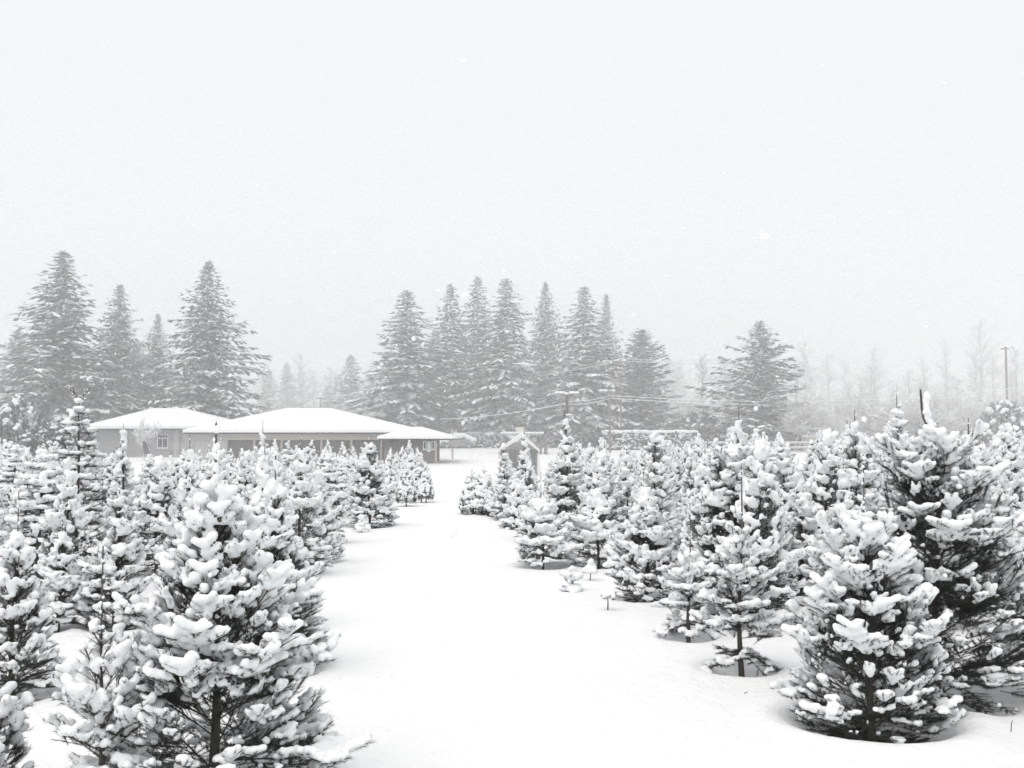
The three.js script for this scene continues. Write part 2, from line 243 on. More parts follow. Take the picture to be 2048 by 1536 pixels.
  if (Ln) {
    const prongs = o.prongs ?? [[0, 1, 0, 1]];
    for (const [dx, dy, dz, k] of prongs) {
      let p = axis(o.H); const m = 8;
      for (let i = 0; i < m; i++) {
        const q = [p[0] + (dx * Ln * k) / m + (o.crook ?? 0) * Math.sin((i / m) * 5) * 0.02, p[1] + (dy * Ln * k) / m, p[2] + (dz * Ln * k) / m], lr = Math.max(o.leadR ?? 0.007, D * 0.00045) * (1 - (i / m) * 0.55);
        if (close && (o.leadN ?? 0.55) > 0.4) { const dv = V(q[0] - p[0], q[1] - p[1], q[2] - p[2]), L = dv.length(), c = Math.max(1, Math.round(L / 0.06)), qn = new THREE.Quaternion().setFromUnitVectors(V(0, 1, 0), dv.clone().normalize()), wd = 0.45 + 0.35 * (o.leadN ?? 0.55); for (let h = 0; h < c; h++) brush.push(new THREE.Matrix4().compose(V(lerp(p[0], q[0], h / c), lerp(p[1], q[1], h / c), lerp(p[2], q[2], h / c)), qn, V(wd, (L / c / 0.085) * 1.05, wd))); }
        lead.tube(p, q, lr, lr * 0.93, 6, [0.11, 0.1, 0.09]); needles(lead, p, q, per * (o.leadN ?? 0.55), nl * 0.6, nw, rnd);
        for (let h = 0; h < 4; h++) if (rnd() < (o.leadSnow ?? 0.7)) { const t = rnd(), A = rnd() * 6.28, r = 0.007 + rnd() * 0.008 + (o.leadBig ?? 0); dots.lump([lerp(p[0], q[0], t) + Math.cos(A) * lr * 1.2, lerp(p[1], q[1], t), lerp(p[2], q[2], t) + Math.sin(A) * lr * 1.2], r, 1.2, rnd); }
        p = q;
      }
    }
  }
  for (const b of o.extra ?? []) balls.push(b);
  return { brush, seed: o.seed, wood: close ? wood.build() : null, trunk: trunk.build(), lead: Ln ? lead.build() : null, leaves: soups.filter((s) => s.p.length).map((s) => s.build()), snow: dots.p.length ? mergeGeometries([bare3(skin(balls, cl)), bare3(dots.build())]) : skin(balls, cl), H: o.H, R: o.R };
}
function plant(name, g, label, category, pos, turn, group) {
  const t = thing(name, label, category, pos, turn, group);
  part('trunk', g.trunk, M.bark, t);
  if (g.lead) part('leader_shoot', g.lead, M.needle, t);
  if (g.wood) part('branches', g.wood, M.needle, t);
  if (g.brush.length) {
    const im = new THREE.InstancedMesh(BRUSH[g.seed % BRUSH.length], M.needle, g.brush.length); g.brush.forEach((m, i) => im.setMatrixAt(i, m));
    im.name = 'needle_foliage'; im.castShadow = im.receiveShadow = true; im.userData.kind = 'stuff'; t.add(im);
  }
  for (const b of g.leaves) part('needle_foliage', b, M.needle, t);
  part('snow_cover', g.snow, M.snow, t);
  return t;
}
const KIND = {
  fir: { whorls: 10, per: 7, up0: 0.38, up1: 1.2, sag: 0.22, gap: 0.08, twig: 0.4, power: 0.9, inter: 16, load: 1.0, topLen: 0.2, shell: 34, drop: 0.5 },
  noble: { whorls: 9, per: 7, up0: 0.36, up1: 1.25, sag: 0.14, gap: 0.08, twig: 0.34, power: 0.62, inter: 16, load: 1.0, tipUp: 0.16, topLen: 0.3, drop: 0.9, low: 0.72, shell: 60 },
  dense: { whorls: 11, per: 7, up0: 0.36, up1: 1.15, sag: 0.18, gap: 0.085, twig: 0.38, power: 0.72, inter: 20, load: 0.94, low: 0.6, tipUp: 0.15, topLen: 0.16, drop: 0.7, shell: 48 },
  sparse: { whorls: 6, per: 5, up0: 0.1, up1: 0.95, sag: 0.35, gap: 0.075, twig: 0.42, power: 0.8, inter: 10, load: 1.1, jit: 0.4, topLen: 0.3, drop: 0.4, shell: 16 },
  slim: { whorls: 15, per: 6, up0: -0.05, up1: 0.2, sag: 0.35, gap: 0.07, twig: 0.4, power: 0.55, inter: 20, load: 0.95, low: 0.8, jit: 0.25, twUp: 0.3, drop: 0.1, shell: 14 },
  sheared: { whorls: 5, per: 5, up0: 0.3, up1: 0.9, sag: 0.2, gap: 0.14, twig: 0.35, power: 0.8, inter: 0, load: 1.15, sheared: 420 },
};
const placed = [];
// a tree by its photograph pixels: stem x, foot y, crown top y, crown width, leader top y
let seedNo = 1;
function field(kind, px, foot, top, width, leadTop, label, extra = {}) {
  const D = depthOf(foot), p = at(px, foot, D), k = D / F, seed = seedNo++, H = (foot - top) * k, R = (width / 2) * k * (extra.name ? 1 : extra.wide ?? 0.9), base = (extra.skirt ?? 0.06) * H;
  const o = { ...KIND[kind], H, R, base, seed, lod: D, leader: leadTop ? (top - leadTop) * k : 0, split: D < 12.5, ...extra };
  if (extra.gapK) o.gap *= extra.gapK;
  wells.push([p.x, p.z, Math.max(0.25, R * (extra.wellR ?? 0.8)), extra.well ?? Math.min(0.13, 0.07 * H)]);
  placed.push([p.x, p.z, R, D]);
  return { o, p, label, name: extra.name ?? 'christmas_tree', category: extra.category ?? 'conifer', group: extra.group };
}
const near = [
  // right of the lane
  field('noble', 1738, 1452, 1055, 380, 872, 'plump blue-grey fir at right front with a dark bare hollow under it', { skirt: 0.03, whorls: 9, power: 0.5, wide: 0.94, tuck: 0.42, drop: 0.5, low: 0.85, well: 0.2, wellR: 0.9, load: 1.12, leadR: 0.009, leadSnow: 0.85 }),
  field('dense', 1880, 1400, 880, 400, 0, 'largest dark bushy fir at right edge, standing behind the plump fir', { whorls: 10, power: 0.4, wide: 1.0, load: 1.02, nl: 0.036, up1: 0.9 }),
  field('sparse', 1484, 1345, 1075, 215, 925, 'thin young fir with a bare brown stem and long leader shoot', { skirt: 0.2, whorls: 7, leadR: 0.01, leadSnow: 0.3, inter: 14 }),
  field('sparse', 1380, 1278, 1120, 150, 1000, 'small thin sapling with a visible stem, left of the thin young fir', { skirt: 0.24, leadSnow: 0.2, inter: 12 }),
  field('dense', 1472, 1225, 905, 235, 0, 'tall dense fir with a rounded two-lobed snowy top', { power: 0.42, load: 1.12, nl: 0.04, up1: 0.85 }),
  field('dense', 1292, 1198, 985, 190, 905, 'broad fir with drooping snow pads beside the seedlings at the lane', { load: 1.05, leadSnow: 0.6 }),
  field('fir', 1084, 1132, 1005, 165, 925, 'open fir on a bare stem at the first bend of the lane', { skirt: 0.26, load: 1.1, up1: 1.0 }),
  field('dense', 1196, 1130, 985, 160, 930, 'wide fir with a dark lower skirt, right of the bare-stemmed fir', { load: 1.0, low: 0.4 }),
  field('dense', 2085, 1290, 960, 260, 0, 'fir cut off by the right picture edge', { load: 1.1 }),
  field('fir', 1690, 1215, 960, 180, 880, 'pale fir between the two-lobed fir and the plump fir', { load: 1.15 }),
  field('fir', 1602, 1190, 950, 150, 905, 'fir just right of the tall two-lobed fir', { load: 1.1 }),
  // left of the lane
  field('dense', 425, 1600, 995, 540, 828, 'largest fir at left front with a tall snow-dotted leader', { wide: 1.03, load: 1.05, power: 0.78, leadR: 0.013, leadSnow: 0.9, leadBig: 0.006, low: 0.75, whorls: 10 }),
  field('noble', 195, 1655, 1310, 330, 1095, 'small open fir at lower left with bottle-brush shoots', { skirt: 0.2, whorls: 5, per: 6, inter: 2, shell: 10, load: 0.82, gapK: 1.25, drop: 0.2, leadR: 0.008, leadN: 1, leadSnow: 0.5 }),
  field('fir', 545, 1345, 985, 290, 892, 'fir behind the largest left fir, reaching toward the lane', { load: 1.15, leadR: 0.012, leadSnow: 0.95, leadBig: 0.004 }),
  field('noble', -70, 1640, 1330, 300, 0, 'fir poking in at the bottom left corner', { load: 1.1 }),
  field('dense', 25, 1395, 1080, 230, 960, 'dark-footed fir at the left picture edge', { load: 1.1, low: 0.35 }),
  field('fir', 232, 1262, 1015, 190, 930, 'fir with upright shoots behind the small bottle-brush fir', { load: 1.1, leadSnow: 0.6 }),
  field('fir', 118, 1265, 1085, 150, 1000, 'slender sapling left of the upright-shooted fir', { load: 1.1, skirt: 0.15 }),
  field('noble', 632, 1130, 965, 130, 905, 'round-footed fir at the left verge of the lane', { load: 1.05, low: 0.5 }),
  field('dense', 738, 1054, 888, 132, 0, 'full fir at the lane bend, before the long building', { prongs: [[-0.12, 1, 0, 1], [0.3, 1, 0, 0.9]], leader: 0.3, load: 1.0, low: 0.6, leadSnow: 0.3 }),
  field('slim', 152, 1135, 792, 140, 745, 'tall narrow fir with a forked antler-like top at left', { prongs: [[-0.55, 0.9, 0, 1.1], [-0.38, 0.95, 0.1, 1], [0.6, 0.9, 0, 1.05]], leader: 0.3, leadR: 0.02, leadSnow: 0.4, load: 0.8, thick: 0.047, shell: 40, shade: 0.8, power: 0.5 }),
  field('noble', 428, 1120, 905, 130, 868, 'fir with paired leaders in front of the house corner', { load: 1.15, prongs: [[-0.06, 1, 0, 1], [0.3, 1, 0, 1.05]], leadSnow: 0.6 }),
  field('fir', 243, 1105, 870, 105, 835, 'narrow-topped fir below the grey house roof', { load: 1.1, leadSnow: 0.1 }),
  field('slim', 298, 1120, 920, 100, 905, 'dark slim fir below the grey house window', { load: 0.75 }),
  field('fir', 522, 1090, 880, 100, 835, 'fir with a bare dark tip against the long building', { load: 1.05, leadSnow: 0.1 }),
  field('fir', 60, 1150, 935, 140, 900, 'fir at the left edge beside the narrow forked fir', { load: 1.1 }),
  field('dense', 555, 1085, 930, 110, 0, 'fir with dark sides right below the long building eaves', { load: 1.05, low: 0.5 }),
  // second line on the right
  field('fir', 1133, 1078, 846, 150, 815, 'shapely herringbone fir in front of the double lamp pole', { load: 0.9, leadSnow: 0.2, whorls: 13, up0: 0.3, power: 1.05, topLen: 0.16 }),
  field('fir', 1050, 1045, 880, 90, 838, 'small herringbone fir in front of the white canopy', { load: 1.0, leadSnow: 0.1 }),
  field('fir', 1008, 1040, 893, 75, 0, 'fir standing left of the white canopy opening', { load: 1.1 }),
  field('dense', 1312, 1110, 868, 120, 0, 'fir with a bushy top below the clipped hedge', { load: 1.05, power: 0.6 }),
  field('noble', 1200, 1085, 920, 130, 880, 'fir with fanned shoots below the thin pole', { load: 1.1 }),
  field('slim', 1670, 1120, 862, 110, 842, 'fir with flat umbrella-like tiers and a thin tip', { load: 1.0, whorls: 9, per: 7, thick: 0.05, leadSnow: 0.1 }),
  field('fir', 1803, 1140, 815, 130, 775, 'tall herringbone fir top rising behind the largest dark fir', { load: 0.85, thick: 0.03, whorls: 16, up0: 0.35, up1: 0.85, leadSnow: 0.05, leadR: 0.011, inter: 6, shell: 10, topLen: 0.25 }),
  field('noble', 1568, 1100, 890, 120, 0, 'fir with long fanned shoots right of the two-lobed fir', { load: 1.1 }),
  field('fir', 1945, 1130, 880, 120, 832, 'fir with a bare dark tip near the right edge', { load: 1.05, leadSnow: 0.1 }),
  field('fir', 1385, 1100, 905, 110, 870, 'fir left of the tall two-lobed fir', { load: 1.1 }),
  field('fir', 1255, 1080, 915, 110, 880, 'fir between the two poles, second line', { load: 1.1 }),
  // low firs at the lane mouth
  field('sheared', 945, 1029, 950, 62, 935, 'low twiggy fir, first at the lane side in the far bend', { load: 0.85, leadSnow: 0.1, power: 0.5, sheared: 300 }),
  field('sheared', 968, 1030, 945, 66, 930, 'low twiggy fir, second from the lane in the far bend', { load: 0.85, leadSnow: 0.1, power: 0.5, sheared: 300 }),
  field('sheared', 1000, 1034, 955, 70, 938, 'low twiggy fir, third from the lane in the far bend', { load: 0.9, leadSnow: 0.1, power: 0.5, sheared: 300 }),
  field('fir', 1035, 1060, 950, 90, 905, 'fir left of the bare-stemmed fir at the lane bend', { load: 1.1 }),
  // seedlings
  field('sparse', 1146, 1180, 1146, 58, 0, 'tiny seedling half buried in the lane snow', { whorls: 3, per: 5, gapK: 0.6, load: 1.3, thick: 0.06, inter: 0, trunk: 0.007, name: 'fir_seedling', category: 'seedling', group: 'seedlings at the lane edge', skirt: 0.1, well: 0 }),
  field('sparse', 1180, 1160, 1132, 44, 0, 'umbrella-shaped seedling with a flat snow cap', { whorls: 2, per: 5, gapK: 0.6, load: 1.3, thick: 0.06, inter: 0, trunk: 0.007, name: 'fir_seedling', category: 'seedling', group: 'seedlings at the lane edge', skirt: 0.7, up0: 0.2, well: 0 }),
  field('sparse', 1213, 1222, 1192, 38, 1182, 'cross-shaped seedling standing alone in the lane snow', { whorls: 1, per: 4, gapK: 0.5, load: 1, thick: 0.045, inter: 0, trunk: 0.007, name: 'fir_seedling', category: 'seedling', group: 'seedlings at the lane edge', skirt: 0.98, up0: 0.1, up1: 0.1, well: 0 }),
  field('sparse', 1227, 1148, 1098, 46, 1088, 'seedling with round snow balls beside the broad fir', { whorls: 3, per: 5, gapK: 0.6, load: 1.3, thick: 0.075, inter: 0, trunk: 0.007, name: 'fir_seedling', category: 'seedling', group: 'seedlings at the lane edge', skirt: 0.45, well: 0 }),
  field('sparse', 723, 1064, 1040, 34, 0, 'snow-capped seedling in front of the full fir at the bend', { whorls: 2, per: 5, gapK: 0.6, load: 1.3, thick: 0.08, inter: 0, trunk: 0.007, name: 'fir_seedling', category: 'seedling', group: 'seedlings at the lane edge', skirt: 0.4, well: 0 }),
];
for (const f of near) {
  if (f.o.H < 0.1) continue;
  plant(f.name, grow(f.o), f.label, f.category, [f.p.x, groundY(f.p.x, f.p.z), f.p.z], 0, f.group);
}
// the broken, snow-plastered stem above the largest dark fir
{
  const D = depthOf(1405), b = at(1848, 905, D), s = new Soup(), rnd = rng(77), balls = [], pts = [[1850, 935], [1850, 890], [1853, 850], [1846, 832], [1843, 812], [1841, 780]].map(([x, y]) => { const q = at(x, y, D).sub(b); return [q.x, q.y, q.z]; });
  for (let i = 0; i < pts.length - 1; i++) { s.tube(pts[i], pts[i + 1], 0.013 - i * 0.001, 0.012 - i * 0.001, 8, WOOD); needles(s, pts[i], pts[i + 1], 420, 0.042, 0.004, rnd); if (i) for (let k = 0; k < 9; k++) { const t = k / 9; balls.push([lerp(pts[i][0], pts[i + 1][0], t) + 0.025 + 0.035 * rnd(), lerp(pts[i][1], pts[i + 1][1], t) - 0.02, rnd() * 0.02 - 0.02, 0.024 + rnd() * 0.03]); } }
  const t = thing('dead_stem', 'crooked bare stem with snow plastered on one side, above the largest dark fir', 'stem', [b.x, b.y, b.z]);
  part('stem', s.build(), M.needle, t); part('snow_cover', skin(balls, 0.011), M.snow, t);
}

// ---- the rows behind: a few grown trees, copied
const protos = {};
function proto(key, kind, H, R, lod, extra) { return plant('christmas_tree', grow({ ...KIND[kind], H, R, base: 0.1 * H, seed: 400 + Object.keys(protos).length, lod, split: false, ...extra }), '', 'conifer', [0, 0, 0]); }
const LEFT = (y) => { const k = [[900, 855], [940, 850], [1003, 866], [1055, 812], [1130, 676], [1400, 690], [1540, 705]]; for (let i = 1; i < k.length; i++) if (y < k[i][0]) return lerp(k[i - 1][1], k[i][1], clamp((y - k[i - 1][0]) / (k[i][0] - k[i - 1][0]), 0, 1)); return 710; };
const RIGHT = (y) => { const k = [[900, 1000], [935, 985], [1000, 925], [1032, 915], [1100, 1010], [1200, 1240], [1330, 1400], [1480, 1560]]; for (let i = 1; i < k.length; i++) if (y < k[i][0]) return lerp(k[i - 1][1], k[i][1], clamp((y - k[i - 1][0]) / (k[i][0] - k[i - 1][0]), 0, 1)); return 1600; };
const pool = [
  ['fir', 1.9, 0.62, 24, { leader: 0.42, leadSnow: 0.1, load: 0.9 }], ['noble', 1.8, 0.62, 24, { leader: 0.3, leadSnow: 0.3 }], ['dense', 1.9, 0.66, 24, { load: 0.9, leader: 0.2, leadSnow: 0.2 }], ['slim', 2.0, 0.55, 24, { leader: 0.3, load: 1 }], ['fir', 1.7, 0.6, 24, { load: 1.1, leader: 0.42, leadSnow: 0.1 }],
  ['fir', 1.9, 0.62, 42, { leader: 0.3, leadSnow: 0.2 }], ['noble', 1.8, 0.62, 42, { leader: 0.3, leadSnow: 0.1 }], ['dense', 1.9, 0.66, 42, { load: 1.1 }], ['fir', 1.7, 0.6, 42, { load: 1.2, leader: 0.35, leadSnow: 0.2 }],
  ['sheared', 1.9, 0.62, 36, { sheared: 520 }], ['sheared', 1.9, 0.58, 36, { sheared: 520, load: 0.95 }],
].map((a) => ({ g: grow({ ...KIND[a[0]], H: a[1], R: a[2], base: 0.1 * a[1], seed: 400 + a[3] + a[1] * 10 + a[0].length, lod: a[3], split: false, ...a[4] }), H: a[1], R: a[2], first: null }));
let clones = 0;
function copyTree(i, p, H, R, turn, label, group) {
  const q = pool[i]; let t;
  if (!q.first) t = q.first = plant('christmas_tree', q.g, label, 'conifer', [0, 0, 0], 0, group);
  else { t = q.first.clone(); t.name = numbered('christmas_tree'); scene.add(t); t.userData = { ...q.first.userData }; tag(t, label, 'conifer', group); }
  t.position.set(p.x, groundY(p.x, p.z) - 0.02, p.z); t.rotation.y = turn; t.scale.set(R / q.R, H / q.H, R / q.R); clones++;
}
{
  const rnd = rng(5150);
  // clipped cones before the long building and along the lane, by photograph pixel: x, foot, top, width
  const cones = [[365, 985, 905, 52], [488, 990, 910, 46], [548, 995, 888, 56], [574, 985, 890, 60], [596, 1000, 905, 60], [622, 990, 889, 54], [655, 985, 890, 46], [684, 990, 893, 44], [780, 1000, 905, 46], [790, 985, 912, 40], [818, 995, 890, 52], [842, 1003, 915, 44], [852, 1004, 930, 36], [812, 1012, 930, 48], [706, 985, 900, 44], [640, 1010, 925, 56], [395, 995, 930, 50], [300, 985, 935, 54], [330, 995, 940, 54]];
  cones.forEach(([px, foot, top, w], i) => { const D = depthOf(foot), p = at(px, foot, D), k = D / F; placed.push([p.x, p.z, (w / 2) * k, D]); copyTree(9 + (i % 2), p, (foot - top) * k, (w / 2) * k, rnd() * 6, 'small clipped cone-shaped conifer, snow-speckled, in the rows before the long building', 'clipped cones before the long building'); });
  for (let D = 12.5; D < 62; D += 1.35 + D * 0.022) {
    const gap = 1.6 + D * 0.036, half = D * 0.52 + 1.2;
    for (let x = -half + rnd() * gap; x < half; x += gap) {
      const p = V(x + (rnd() - 0.5) * 0.5, 0, -D + (rnd() - 0.5) * 0.6), [px, py] = pixel(p), right = px > 930, rad = (0.62 * F) / D;
      let H = right ? 1.5 + Math.pow(rnd(), 0.8) * 1.15 : 1.3 + rnd() * 0.95;
      if (right) { if (px - rad * 0.8 < RIGHT(py)) continue; if (px < 1110) H = Math.min(H, 1.75); } else if (px + rad * 0.8 > LEFT(py)) continue;
      const ceil = right ? (px < 1100 ? 900 : px < 1205 ? 880 : px < 1395 ? 878 : 846) + rnd() * 46 - 8 : px < 170 ? 880 : px < 262 ? 900 : px < 362 ? 912 : px < 560 ? 898 : 893;
      while (H > 0.9 && pixel(V(p.x, H * 1.08, p.z))[1] < ceil) H -= 0.05;
      if (right && D > 40 && px < 1150) continue;
      if (!right && D > 54) continue;
      if (px > 672 && px < 805 && D > 17 && D < 31) continue;
      if (placed.some((q) => Math.hypot(q[0] - p.x, q[1] - p.z) < 0.75 * q[2] + 0.42)) continue;
      placed.push([p.x, p.z, 0.55, D]);
      const i = D < 27 ? Math.floor(rnd() * 5) : !right && px > 300 && rnd() < 0.6 ? 9 + Math.floor(rnd() * 2) : 5 + Math.floor(rnd() * 4);
      const where = right ? (px > 1620 ? ['behind the largest dark fir at right', 'right far'] : px > 1330 ? ['beyond the two-lobed fir, toward the rail fence', 'right middle'] : ['below the clipped hedge and poles', 'right inner']) : px < 240 ? ['around the narrow forked fir at left', 'left far'] : px < 480 ? ['below the grey house', 'left middle'] : ['below the long building', 'left inner'];
      copyTree(i, p, H, H * (0.25 + rnd() * 0.07), rnd() * 6.28, (D < 27 ? 'snow-laden fir in the crowded rows ' : 'small distant snow-laden fir in the far rows ') + where[0], (D < 27 ? 'row firs, ' : 'far row firs, ') + where[1]);
    }
  }
}
buildGround();
//@@BEGIN
// ------------------------------------------------------------------ tall conifers behind the farm
// fine snow on needles, with distance haze also put into their colour: each spray its own share of white
const frostHaze = (c, rnd, least, most) => { const v = 0.7 + rnd() * 0.6, f = least + Math.pow(rnd(), 1.4) * (most - least); return c.map((x, i) => lerp(x * v, [0.8, 0.815, 0.83][i], f)); };
const shade = (c, v) => c.map((x) => x * v);
function bgConifer(o) {                                               // o: H, R, seed, n branches, up0/up1, droop, snow share, power, spray size
  const rnd = rng(o.seed * 131 + 7), leaf = new Soup(), snow = new Soup(), trunk = new Soup(), sp = o.spray ?? 0.62;
  const lean = (rnd() - 0.5) * 0.02; let last = [0, -0.5, 0];
  for (let i = 1; i <= 8; i++) { const q = [lean * i * o.H / 8, (o.H * i) / 8, 0]; trunk.tube(last, q, o.H * 0.0075 * (1.04 - (i - 1) / 8), o.H * 0.0075 * (1.02 - i / 8), 6); last = q; }
  const spray = (p, d, len, snowy) => {
    const l = Math.hypot(...d), u = d.map((v) => v / l), roll = (rnd() - 0.5) * 1.3, hx = -u[2], hz = u[0], hl = Math.hypot(hx, hz) || 1, w = len * (o.fine ?? 0.11) * (0.7 + rnd() * 0.6), r = [(hx / hl) * Math.cos(roll) * w, Math.sin(roll) * w, (hz / hl) * Math.cos(roll) * w];
    const e = p.map((v, k) => v + u[k] * len), m = p.map((v, k) => v + u[k] * len * 0.45), col = frostHaze([0.036, 0.044, 0.038], rnd, 0.02, 0.5);
    leaf.quad(p, m.map((v, k) => v + r[k]), e, m.map((v, k) => v - r[k]), col);
    if (rnd() < 0.35) { const v2 = [0, -w * 1.6, 0]; leaf.quad(p, m, e, m.map((v, k) => v + v2[k] + r[k] * 0.4), col); }
    if (snowy) { const g = 0.55 + rnd() * 0.55, up = 0.05, t = m.map((v, k) => v + (k === 1 ? w * 0.7 + up : 0)), A = p.map((v, k) => lerp(m[k], v, g) + (k === 1 ? up : 0)), B = e.map((v, k) => lerp(m[k], v, g) + (k === 1 ? up : 0)), Lf = m.map((v, k) => v + r[k] * g * 1.4 + (k === 1 ? up : 0)), Rt = m.map((v, k) => v - r[k] * g * 1.4 + (k === 1 ? up : 0)); snow.tri(A, Lf, t); snow.tri(Lf, B, t); snow.tri(B, Rt, t); snow.tri(Rt, A, t); snow.quad(A, Rt, B, Lf); }
  };
  for (let i = 0; i < o.n; i++) {
    const t = Math.pow((i + rnd()) / o.n, 0.9) * 0.985 + 0.01, y = o.H * lerp(o.base ?? 0.06, 1, t), az = i * 2.4 + rnd() * 0.9, L = o.R * (Math.pow(1 - t, o.power ?? 0.85) * (0.5 + rnd() * 0.62) * (0.5 + 0.85 * noise(Math.cos(az) * 1.3 + o.seed * 7, y * 0.22, Math.sin(az) * 1.3)) + 0.012);
    let e = lerp(o.up0, o.up1, t) + (rnd() - 0.5) * 0.25, p = [lean * y, y, 0]; const n = Math.max(2, Math.ceil(L / 0.55)), heavy = rnd() < (o.heavy ?? 0.5);
    for (let k = 0; k < n; k++) {
      const d = [Math.cos(az) * Math.cos(e), Math.sin(e), Math.sin(az) * Math.cos(e)], q = p.map((v, m) => v + (d[m] * L) / n);
      if (k < n - 1) leaf.tube(p, q, 0.03, 0.02, 3, [0.06, 0.055, 0.05]);
      for (const s of [-1, 1]) for (let m = 0; m < (o.thickly ?? 2); m++) { const f = rnd(), b = p.map((v, c) => lerp(v, q[c], f)); spray(b, [d[0] * 0.7 + s * -d[2] * (0.5 + rnd() * 0.4), d[1] * 0.6 - o.hang * (0.4 + rnd()), d[2] * 0.7 + s * d[0] * (0.5 + rnd() * 0.4)], sp * (0.7 + rnd() * 0.6) * lerp(1, 0.28, t * t), rnd() < o.snow * (heavy ? 1.35 : 0.65)); }
      p = q; e -= o.droop / n; if (k > n * 0.7) e += (o.tip ?? 0.25) / n * 3;
    }
    spray(p, [Math.cos(az), 0.1, Math.sin(az)], sp * 0.8 * lerp(1, 0.3, t), rnd() < o.snow);
  }
  for (let k = 0; k < 9; k++) { const a = rnd() * 6.28; spray([lean * o.H, o.H * (0.95 + 0.05 * k / 9), 0], [Math.cos(a) * 0.5, 0.7, Math.sin(a) * 0.5], sp * 0.35, rnd() < o.snow); }
  return { trunk: trunk.build(), leaf: leaf.build(), snow: snow.build(), H: o.H, R: o.R };
}
const BG = {
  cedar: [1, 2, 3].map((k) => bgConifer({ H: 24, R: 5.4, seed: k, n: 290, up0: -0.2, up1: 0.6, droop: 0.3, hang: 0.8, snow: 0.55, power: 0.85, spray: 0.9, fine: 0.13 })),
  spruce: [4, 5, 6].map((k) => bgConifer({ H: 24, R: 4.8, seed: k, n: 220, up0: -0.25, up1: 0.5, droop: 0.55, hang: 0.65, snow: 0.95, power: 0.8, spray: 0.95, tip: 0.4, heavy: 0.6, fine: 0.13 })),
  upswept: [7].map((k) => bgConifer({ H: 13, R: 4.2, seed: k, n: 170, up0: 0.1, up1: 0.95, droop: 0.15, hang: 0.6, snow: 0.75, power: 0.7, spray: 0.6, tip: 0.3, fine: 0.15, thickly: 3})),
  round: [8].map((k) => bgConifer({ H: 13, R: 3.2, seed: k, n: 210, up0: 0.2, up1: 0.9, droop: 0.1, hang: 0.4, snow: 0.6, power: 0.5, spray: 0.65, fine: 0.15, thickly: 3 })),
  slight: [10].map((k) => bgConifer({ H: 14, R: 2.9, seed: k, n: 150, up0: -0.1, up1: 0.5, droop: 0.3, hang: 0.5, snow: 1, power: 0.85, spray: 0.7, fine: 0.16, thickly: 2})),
};
function stand(name, proto, make, label, category, group) {           // the first of a kind is built, the rest are clones of it
  let t;
  if (!proto.first) t = proto.first = make(thing(name, label, category, [0, 0, 0], 0, group));
  else { t = proto.first.clone(); t.name = numbered(name); scene.add(t); t.userData = { label, category }; if (group) t.userData.group = group; }
  return t;
}
function tall(kind, i, px, top, width, D, label, group = 'tall conifers behind the farm') {
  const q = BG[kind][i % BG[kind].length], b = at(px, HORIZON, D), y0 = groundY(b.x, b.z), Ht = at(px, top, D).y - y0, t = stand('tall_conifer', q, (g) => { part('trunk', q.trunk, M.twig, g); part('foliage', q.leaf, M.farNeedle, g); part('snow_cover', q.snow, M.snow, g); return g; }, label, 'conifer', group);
  t.position.set(b.x, y0, b.z); const s = (width / 2) * (D / F) / (q.R * (kind === 'spruce' ? 0.46 : 0.56)); t.scale.set(s, Ht / q.H, s); t.rotation.y = px * 0.37;
}
for (const a of [
  ['cedar', 0, 115, 500, 235, 112, 'tallest dark conifer at far left, widest of the left group'], ['cedar', 1, 233, 567, 135, 116, 'second conifer from left, beside the tallest dark one'], ['cedar', 2, 312, 627, 95, 122, 'shortest pointed conifer in the gap of the left group'], ['cedar', 1, 408, 522, 185, 114, 'tall broad conifer right of the left group, above the house roof'],
  ['cedar', 2, 30, 660, 150, 124, 'dark conifer mass at the left picture edge'], ['cedar', 0, 265, 680, 130, 130, 'dark conifer filling behind the second and third conifers'],
  ['slight', 0, 535, 738, 60, 190, 'faint thin conifer in the haze right of the left group'], ['slight', 0, 572, 725, 56, 195, 'faint pointed conifer in the haze above the long roof'], ['slight', 0, 700, 710, 84, 165, 'pale conifer alone in the haze above the long roof end'], ['slight', 0, 742, 748, 60, 180, 'faint small conifer left of the centre group'], ['slight', 0, 655, 770, 50, 190, 'small faint conifer behind the crossarm pole'],
  ['spruce', 0, 810, 578, 138, 122, 'snowy spruce at the left end of the centre group'], ['spruce', 1, 903, 568, 100, 128, 'narrow snowy spruce, second in the centre group'], ['spruce', 2, 955, 552, 100, 132, 'tallest slim spruce of the centre group'], ['spruce', 0, 1014, 555, 125, 124, 'broad snow-laden spruce in the middle of the centre group'],
  ['cedar', 1, 1090, 564, 110, 136, 'dark twin-topped conifer in the centre group'], ['spruce', 1, 1163, 573, 125, 124, 'tall snow-laden spruce behind the double lamp pole'], ['cedar', 2, 1213, 588, 90, 134, 'dark conifer at the right end of the tall centre group'], ['round', 0, 1284, 660, 108, 126, 'lower round-topped dark conifer right of the centre group'], ['spruce', 2, 870, 660, 110, 136, 'shorter spruce filling the gap in the centre group'],
  ['upswept', 0, 1523, 643, 170, 118, 'single spruce with upswept snowy branches right of centre'],
]) tall(...a);

